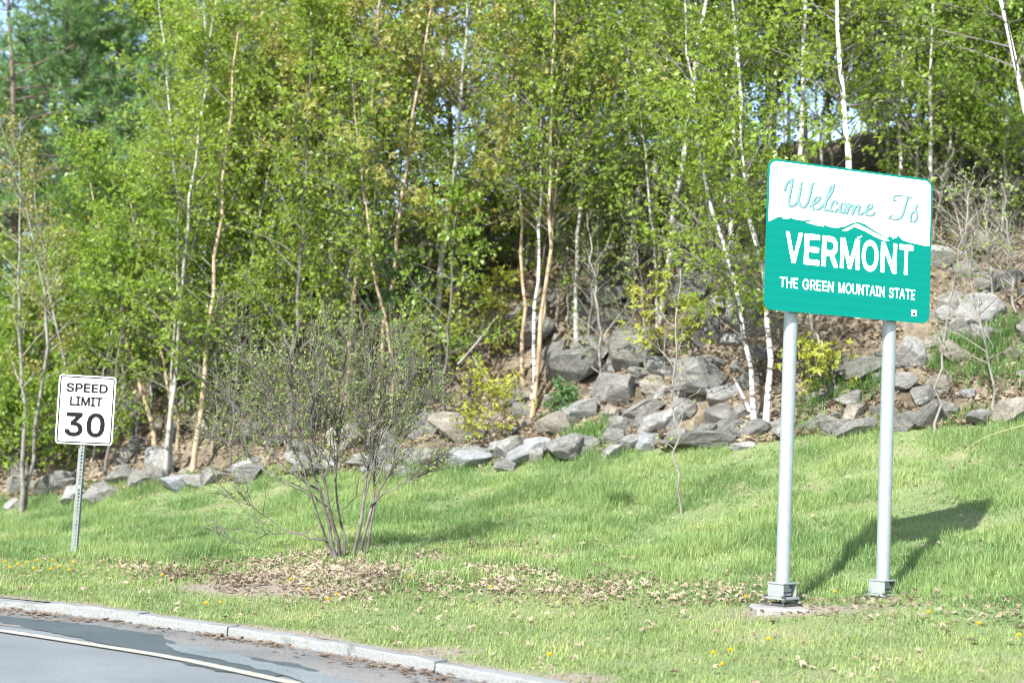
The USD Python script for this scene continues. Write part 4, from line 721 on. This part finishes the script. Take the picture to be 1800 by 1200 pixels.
# ------------------------------------------------------------------ grass, leaves and small things on the lawn
def lawn_points(rng, n, front=0.0, depth_pow=1.0, xr=(-11.0, 9.4)):
    x = rng.uniform(*xr, n); y0, y1 = YK(x) + 0.16, YE(x) + 0.35; u = rng.uniform(0, 1, n) ** depth_pow
    return x, y0 + (y1 - y0) * u
def in_view(x, y, m=2.0): return np.abs(x) < y * 900 / FPX + m
MOW = np.array([ground_hit(*p)[:2] for p in ((5, 985), (200, 995), (480, 1040), (700, 1045), (900, 1040), (1150, 1058), (1330, 1075), (1500, 1075), (1700, 1100), (1790, 1110))])
def tall_amount(x, y): return np.clip((y - np.interp(x, MOW[:, 0], MOW[:, 1])) / 0.35, 0, 1)
def leaf_amount(x, y):
    """where last autumn's leaves have gathered: round the bush and along the old mowing line"""
    band = np.exp(-((y - np.interp(x, MOW[:, 0], MOW[:, 1]) - 0.42) / 0.58) ** 2) * np.clip((x + 4.5) / 1.5, 0, 1) * np.clip((2.9 - x) / 0.6, 0.25, 1)
    b = np.exp(-(((x - BUSH[0] - 0.15) / 1.15) ** 2 + ((y - BUSH[1] + 0.2) / 0.65) ** 2)) * 2.4
    n = meshkit.fbm(np.stack([x * 1.6, y * 1.6, x * 0], -1), 3, 31)
    return (band * 1.1 + b) * np.clip((n - 0.3) * 3.2, 0, 1.4)
def blades(rng, x, y, h, w, bend, simple=False):
    n = len(x); z = ground_z(x, y); P = np.stack([x, y, z - 0.01], -1); az = rng.uniform(0, 2 * np.pi, n); d = np.stack([np.cos(az), np.sin(az), 0 * az], -1)
    S = np.stack([-np.sin(az), np.cos(az), 0 * az], -1) * (w / 2)[:, None]; up = np.array([0, 0, 1.0])
    tip = P + up * (h * (1 - 0.3 * bend))[:, None] + d * (h * bend * 0.75)[:, None]; mid = P * 0.6 + tip * 0.4 + up * (0.02 * h)[:, None]
    if simple: return np.stack([P - S, P + S, tip], 1).reshape(-1, 3), np.arange(3 * n).reshape(-1, 3)
    V = np.stack([P, mid + S, tip, mid - S], 1); o = np.arange(n)[:, None] * 4
    return V.reshape(-1, 3), np.concatenate([o + [0, 1, 2], o + [0, 2, 3]], 1).reshape(-1, 3)
rng = np.random.default_rng(99)
x, y = lawn_points(rng, 700000, depth_pow=1.0); k = in_view(x, y); x, y = x[k], y[k]
so, ta, le = soil_amount(x, y), tall_amount(x, y), leaf_amount(x, y); clump = meshkit.fbm(np.stack([x * 2.6, y * 2.6, x * 0], -1), 3, 41); big = meshkit.fbm(np.stack([x * 0.8, y * 0.8, x * 0], -1), 2, 47)
keep = rng.uniform(0, 1, len(x)) > np.clip(so * 0.9 + le * 0.45, 0, 0.97); keep &= ~((np.abs(x - 2.19) < 0.25) & (np.abs(y - 11.86) < 0.26)); far = np.clip((y - 15) / 9, 0, 1); keep &= rng.uniform(0, 1, len(x)) > far * 0.35
tall = (rng.uniform(0, 1, len(x)) < ta) & keep; short = keep & ~tall
n = tall.sum(); h = (0.042 + 0.115 * np.clip((clump[tall] - 0.36) * 3.2, 0, 1) + 0.045 * np.clip((big[tall] - 0.45) * 5, 0, 1)) * rng.uniform(0.45, 1.3, n)
tag(obj('tall_grass', blades(rng, x[tall], y[tall], h, rng.uniform(0.005, 0.010, n), rng.uniform(0.2, 1.1, n)), 'grass_blade'), 'tall green spring grass on the bank', 'grass', kind='stuff')
n = short.sum(); h = 0.045 * rng.uniform(0.5, 1.4, n) * (0.6 + clump[short])
tag(obj('mown_grass', blades(rng, x[short], y[short], h, rng.uniform(0.006, 0.012, n), rng.uniform(0.3, 1.1, n), True), 'mown_blade'), 'short worn grass along the kerb', 'grass', kind='stuff')
def flat_leaves(rng, x, y, size, lift=0.02, zfun=ground_z, tilt=0.45):
    n = len(x); P = np.stack([x, y, zfun(x, y) + lift * rng.uniform(0.3, 1.6, n)], -1); N = normed(rng.normal(0, tilt, (n, 3)) + [0, -0.1, 1.0]); d = normed(np.cross(N, rng.normal(size=(n, 3))))
    S = np.cross(N, d); sz = size * rng.uniform(0.55, 1.3, n)
    return cat([kites(P, d * math.cos(a) + S * math.sin(a), N, sz * l, sz * 0.42, 0.3) for a, l in ((0.35, 1.0), (-0.5, 0.85))])
x, y = lawn_points(rng, 150000); k = in_view(x, y); x, y = x[k], y[k]; a = leaf_amount(x, y); k = rng.uniform(0, 1, len(x)) < a * 1.15 + 0.026; x, y = x[k], y[k]
tag(obj('dead_leaves', flat_leaves(rng, x, y, 0.052, 0.04), 'dead_leaf'), 'drift of dry brown leaves under the bush and along the mowing line', 'leaves', kind='stuff')
n = 62000; x = rng.uniform(-12, 12, n); y = YE(x) + rng.uniform(0, 1, n) ** 1.7 * 13; k = in_view(x, y, 1.6); x, y = x[k], y[k]
nz = meshkit.fbm(np.stack([x * 1.2, y * 1.2, x * 0], -1), 3, 61); k = nz > 0.34; x, y = x[k], y[k]
tag(obj('leaf_litter', flat_leaves(rng, x, y, 0.085, 0.03), 'dead_leaf'), 'brown leaf litter lying between the rocks on the slope', 'leaves', kind='stuff')
# green growth on the bank
n = 9000; cen = [(1770, 645, 0.9), (1735, 610, 0.4), (1030, 770, 0.38), (1510, 680, 0.35), (1440, 700, 0.3), (1660, 640, 0.3), (1085, 890, 0.12)]
pts = []
for cx, cy, s in cen:
    g = ground_hit(cx, cy)
    if g is None: continue
    m = int(1400 * s); pts.append(np.c_[rng.normal(g[0], s * 0.45, m), rng.normal(g[1], s * 0.35, m)])
for name_, P_, lab in (('green_weeds', np.vstack(pts), 'bright green weeds tufted between the rocks'),):
    n = len(P_); tag(obj(name_, blades(rng, P_[:, 0], P_[:, 1], rng.uniform(0.12, 0.32, n), rng.uniform(0.012, 0.022, n), rng.uniform(0.3, 1.0, n)), 'weed_blade'), lab, 'weeds', kind='stuff')
# gutter litter
n = 4200; x = rng.uniform(-6.5, 2.5, n); off = np.abs(rng.normal(0, 0.16, n)) + 0.02; k = (meshkit.fbm(np.stack([x * 1.5, off * 2, x * 0], -1), 3, 71) > 0.5) | (rng.uniform(0, 1, n) < 0.25); x, off = x[k], off[k]
s_ = (YK(x + 0.01) - YK(x - 0.01)) / 0.02; nn = np.stack([s_, -np.ones_like(s_)], -1) / np.sqrt(1 + s_ ** 2)[:, None]; gxx = x + nn[:, 0] * off; gyy = YK(x) + nn[:, 1] * off
az = rng.uniform(0, np.pi, len(x)); P = np.stack([gxx, gyy, 0.008 + rng.uniform(0, 0.012, len(x))], -1); D = np.stack([np.cos(az), np.sin(az), rng.normal(0, 0.1, len(x))], -1)
ln = np.where(rng.uniform(0, 1, len(x)) < 0.8, rng.uniform(0.04, 0.10, len(x)), rng.uniform(0.05, 0.08, len(x))); wd = np.where(rng.uniform(0, 1, len(x)) < 0.75, 0.006, 0.035)
tag(obj('gutter_litter', kites(P, D, np.tile([0, 0, 1.0], (len(x), 1)) + rng.normal(0, 0.15, (len(x), 3)), ln, wd, 0.1), 'needle_litter'), 'pine needles and leaf scraps in the gutter along the kerb', 'litter', kind='stuff')
# dandelions
DAND = [(7, 998), (30, 1002), (45, 999), (64, 995), (92, 995), (88, 1011), (120, 1013), (103, 1006), (128, 999), (58, 1010), (16, 1008), (284, 1022), (510, 1030), (540, 1048), (575, 1066), (590, 1058), (720, 1025), (862, 1045), (362, 1074), (386, 1073), (1467, 1054), (1310, 1062), (1632, 1091), (1790, 1134), (1253, 1165), (1283, 1160), (1268, 1186), (1350, 1140), (966, 1168), (1720, 1112)]
def dandelion_at(p, label, group, first):
    if first is None:
        t = thing('dandelion', label, 'flower', p, 0, group); r = np.random.default_rng(4); n = 46; az = r.uniform(0, 6.283, n); el = r.uniform(0.05, 1.3, n)
        d = np.stack([np.cos(az) * np.cos(el), np.sin(az) * np.cos(el), np.sin(el)], -1); P = np.tile([0, 0, 0.085], (n, 1))
        obj('flower_head', kites(P, d, np.tile([0, 0, 1.0], (n, 1)) + d * 0.3, r.uniform(0.018, 0.028, n), np.full(n, 0.010)), 'petal', t)
        obj('stem', tubes(np.array([[[0, 0, -0.02], [0.004, 0, 0.04], [0, 0, 0.085]]]), np.full((1, 3), 0.0025), 5), 'flower_stem', t)
        return t
    return dup(first, p, rng.uniform(0, 6), 1.0, label, group)
first = None
for i, (a, b) in enumerate(DAND):
    g = ground_hit(a, b + 6)
    if g is None: continue
    if i < 11: lab, grp = 'yellow dandelion in the cluster below the speed sign', 'dandelions below the speed sign'
    elif i < 20: lab, grp = 'yellow dandelion in the short grass before the bare bush', 'dandelions before the bare bush'
    elif i == 20: lab, grp = 'bright yellow dandelion between the two welcome sign posts', None
    elif i == 21: lab, grp = 'yellow dandelion left of the first welcome sign post foot', None
    else: lab, grp = 'yellow dandelion in the grass at the lower right', 'dandelions at the lower right'
    r = dandelion_at(g, lab, grp, first); first = first or r
# single things lying on the lawn
def lone_leaf(px, py, size, label, seed):
    g = ground_hit(px, py + 4); r = np.random.default_rng(seed); P = np.array([[0, 0, 0.03]]); parts = []
    for a, l in ((0, 1.0), (0.8, 0.85), (-0.8, 0.85), (1.7, 0.6), (-1.7, 0.6)): parts.append(kites(P, np.array([[math.cos(a), math.sin(a), 0.12]]), np.array([[0.1, -0.35, 1.0]]), [size * l], [size * 0.42], 0.3))
    pr = obj('dry_leaf', cat(parts), 'dead_leaf'); x = UsdGeom.Xformable(pr); x.AddTranslateOp().Set(Gf.Vec3d(*map(float, g))); x.AddRotateZOp().Set(float(r.uniform(0, 360))); tag(pr, label, 'leaf')
lone_leaf(1714, 1129, 0.075, 'pale dry leaf on the lawn at the lower right', 1); lone_leaf(1792, 1104, 0.075, 'dry leaf at the right frame edge on the lawn', 2); lone_leaf(695, 1134, 0.07, 'dry leaf lying just behind the kerb', 3); lone_leaf(1072, 1042, 0.09, 'pale curled leaf in the short grass right of the leaf drift', 4)
def scrap(px, py, s, label, m1, m2, seed):
    g = ground_hit(px, py); r = np.random.default_rng(seed); t = thing('litter_scrap', label, 'litter', g + [0, 0, 0.03], r.uniform(0, 3))
    for k, m_ in enumerate((m1, m2)):
        xx, yy = np.meshgrid(np.linspace(0, s, 6), np.linspace(-s * 0.3, s * 0.3, 4), indexing='ij'); zz = meshkit.noise(np.stack([xx * 40, yy * 40, xx * 0 + k + seed], -1), seed) * s * 0.5
        obj('wrapper', sheet(xx - k * s * 0.95, yy, zz), m_, t)
scrap(1590, 983, 0.06, 'crumpled pink and white wrapper behind the second sign post foot', 'paper_white', 'paper_pink', 2); scrap(672, 1014, 0.045, 'white paper scrap among the dry leaves right of the bush foot', 'paper_white', 'paper_white', 3)
def stick(pts, w, label, m='pale_wood', name='fallen_branch', y=None, lift=0.03):
    if y: P = np.array([at_depth(a, b, y) for a, b in pts])
    else:
        P = np.array([ground_hit(*p) for p in pts]); P[:, 2] += lift
    P = resample(P, 10); pr = obj(name, tubes((P - P[0])[None], (w * 0.5 * P[0, 1] / FPX * (1 - 0.5 * np.linspace(0, 1, 10)))[None], 6), m, smooth=True)
    UsdGeom.Xformable(pr).AddTranslateOp().Set(Gf.Vec3d(*map(float, P[0]))); tag(pr, label, 'branch')
stick([(1326, 742), (1310, 705), (1290, 665)], 9, 'fallen birch stick leaning on the rocks left of the twin birches', 'white_bark', y=19.3)
stick([(1800, 772), (1740, 790), (1690, 835)], 1.6, 'bent straw-coloured stalk lying in the tall grass at right', 'straw', 'dry_stalk', lift=0.16)
stick([(805, 640), (840, 600), (870, 560)], 5, 'dead grey pole leaning among the yellow maple leaves', y=21.0)
stick([(865, 690), (845, 650), (830, 625)], 6, 'short dead pole slanting left above the yellow-green bush', y=20.8)
stick([(1030, 470), (1100, 440), (1160, 410)], 4, 'thin fallen branch across the shaded slope', y=26.0)
stick([(1720, 600), (1755, 650), (1790, 690)], 7, 'fallen grey branch sloping down the right bank', y=20.0)
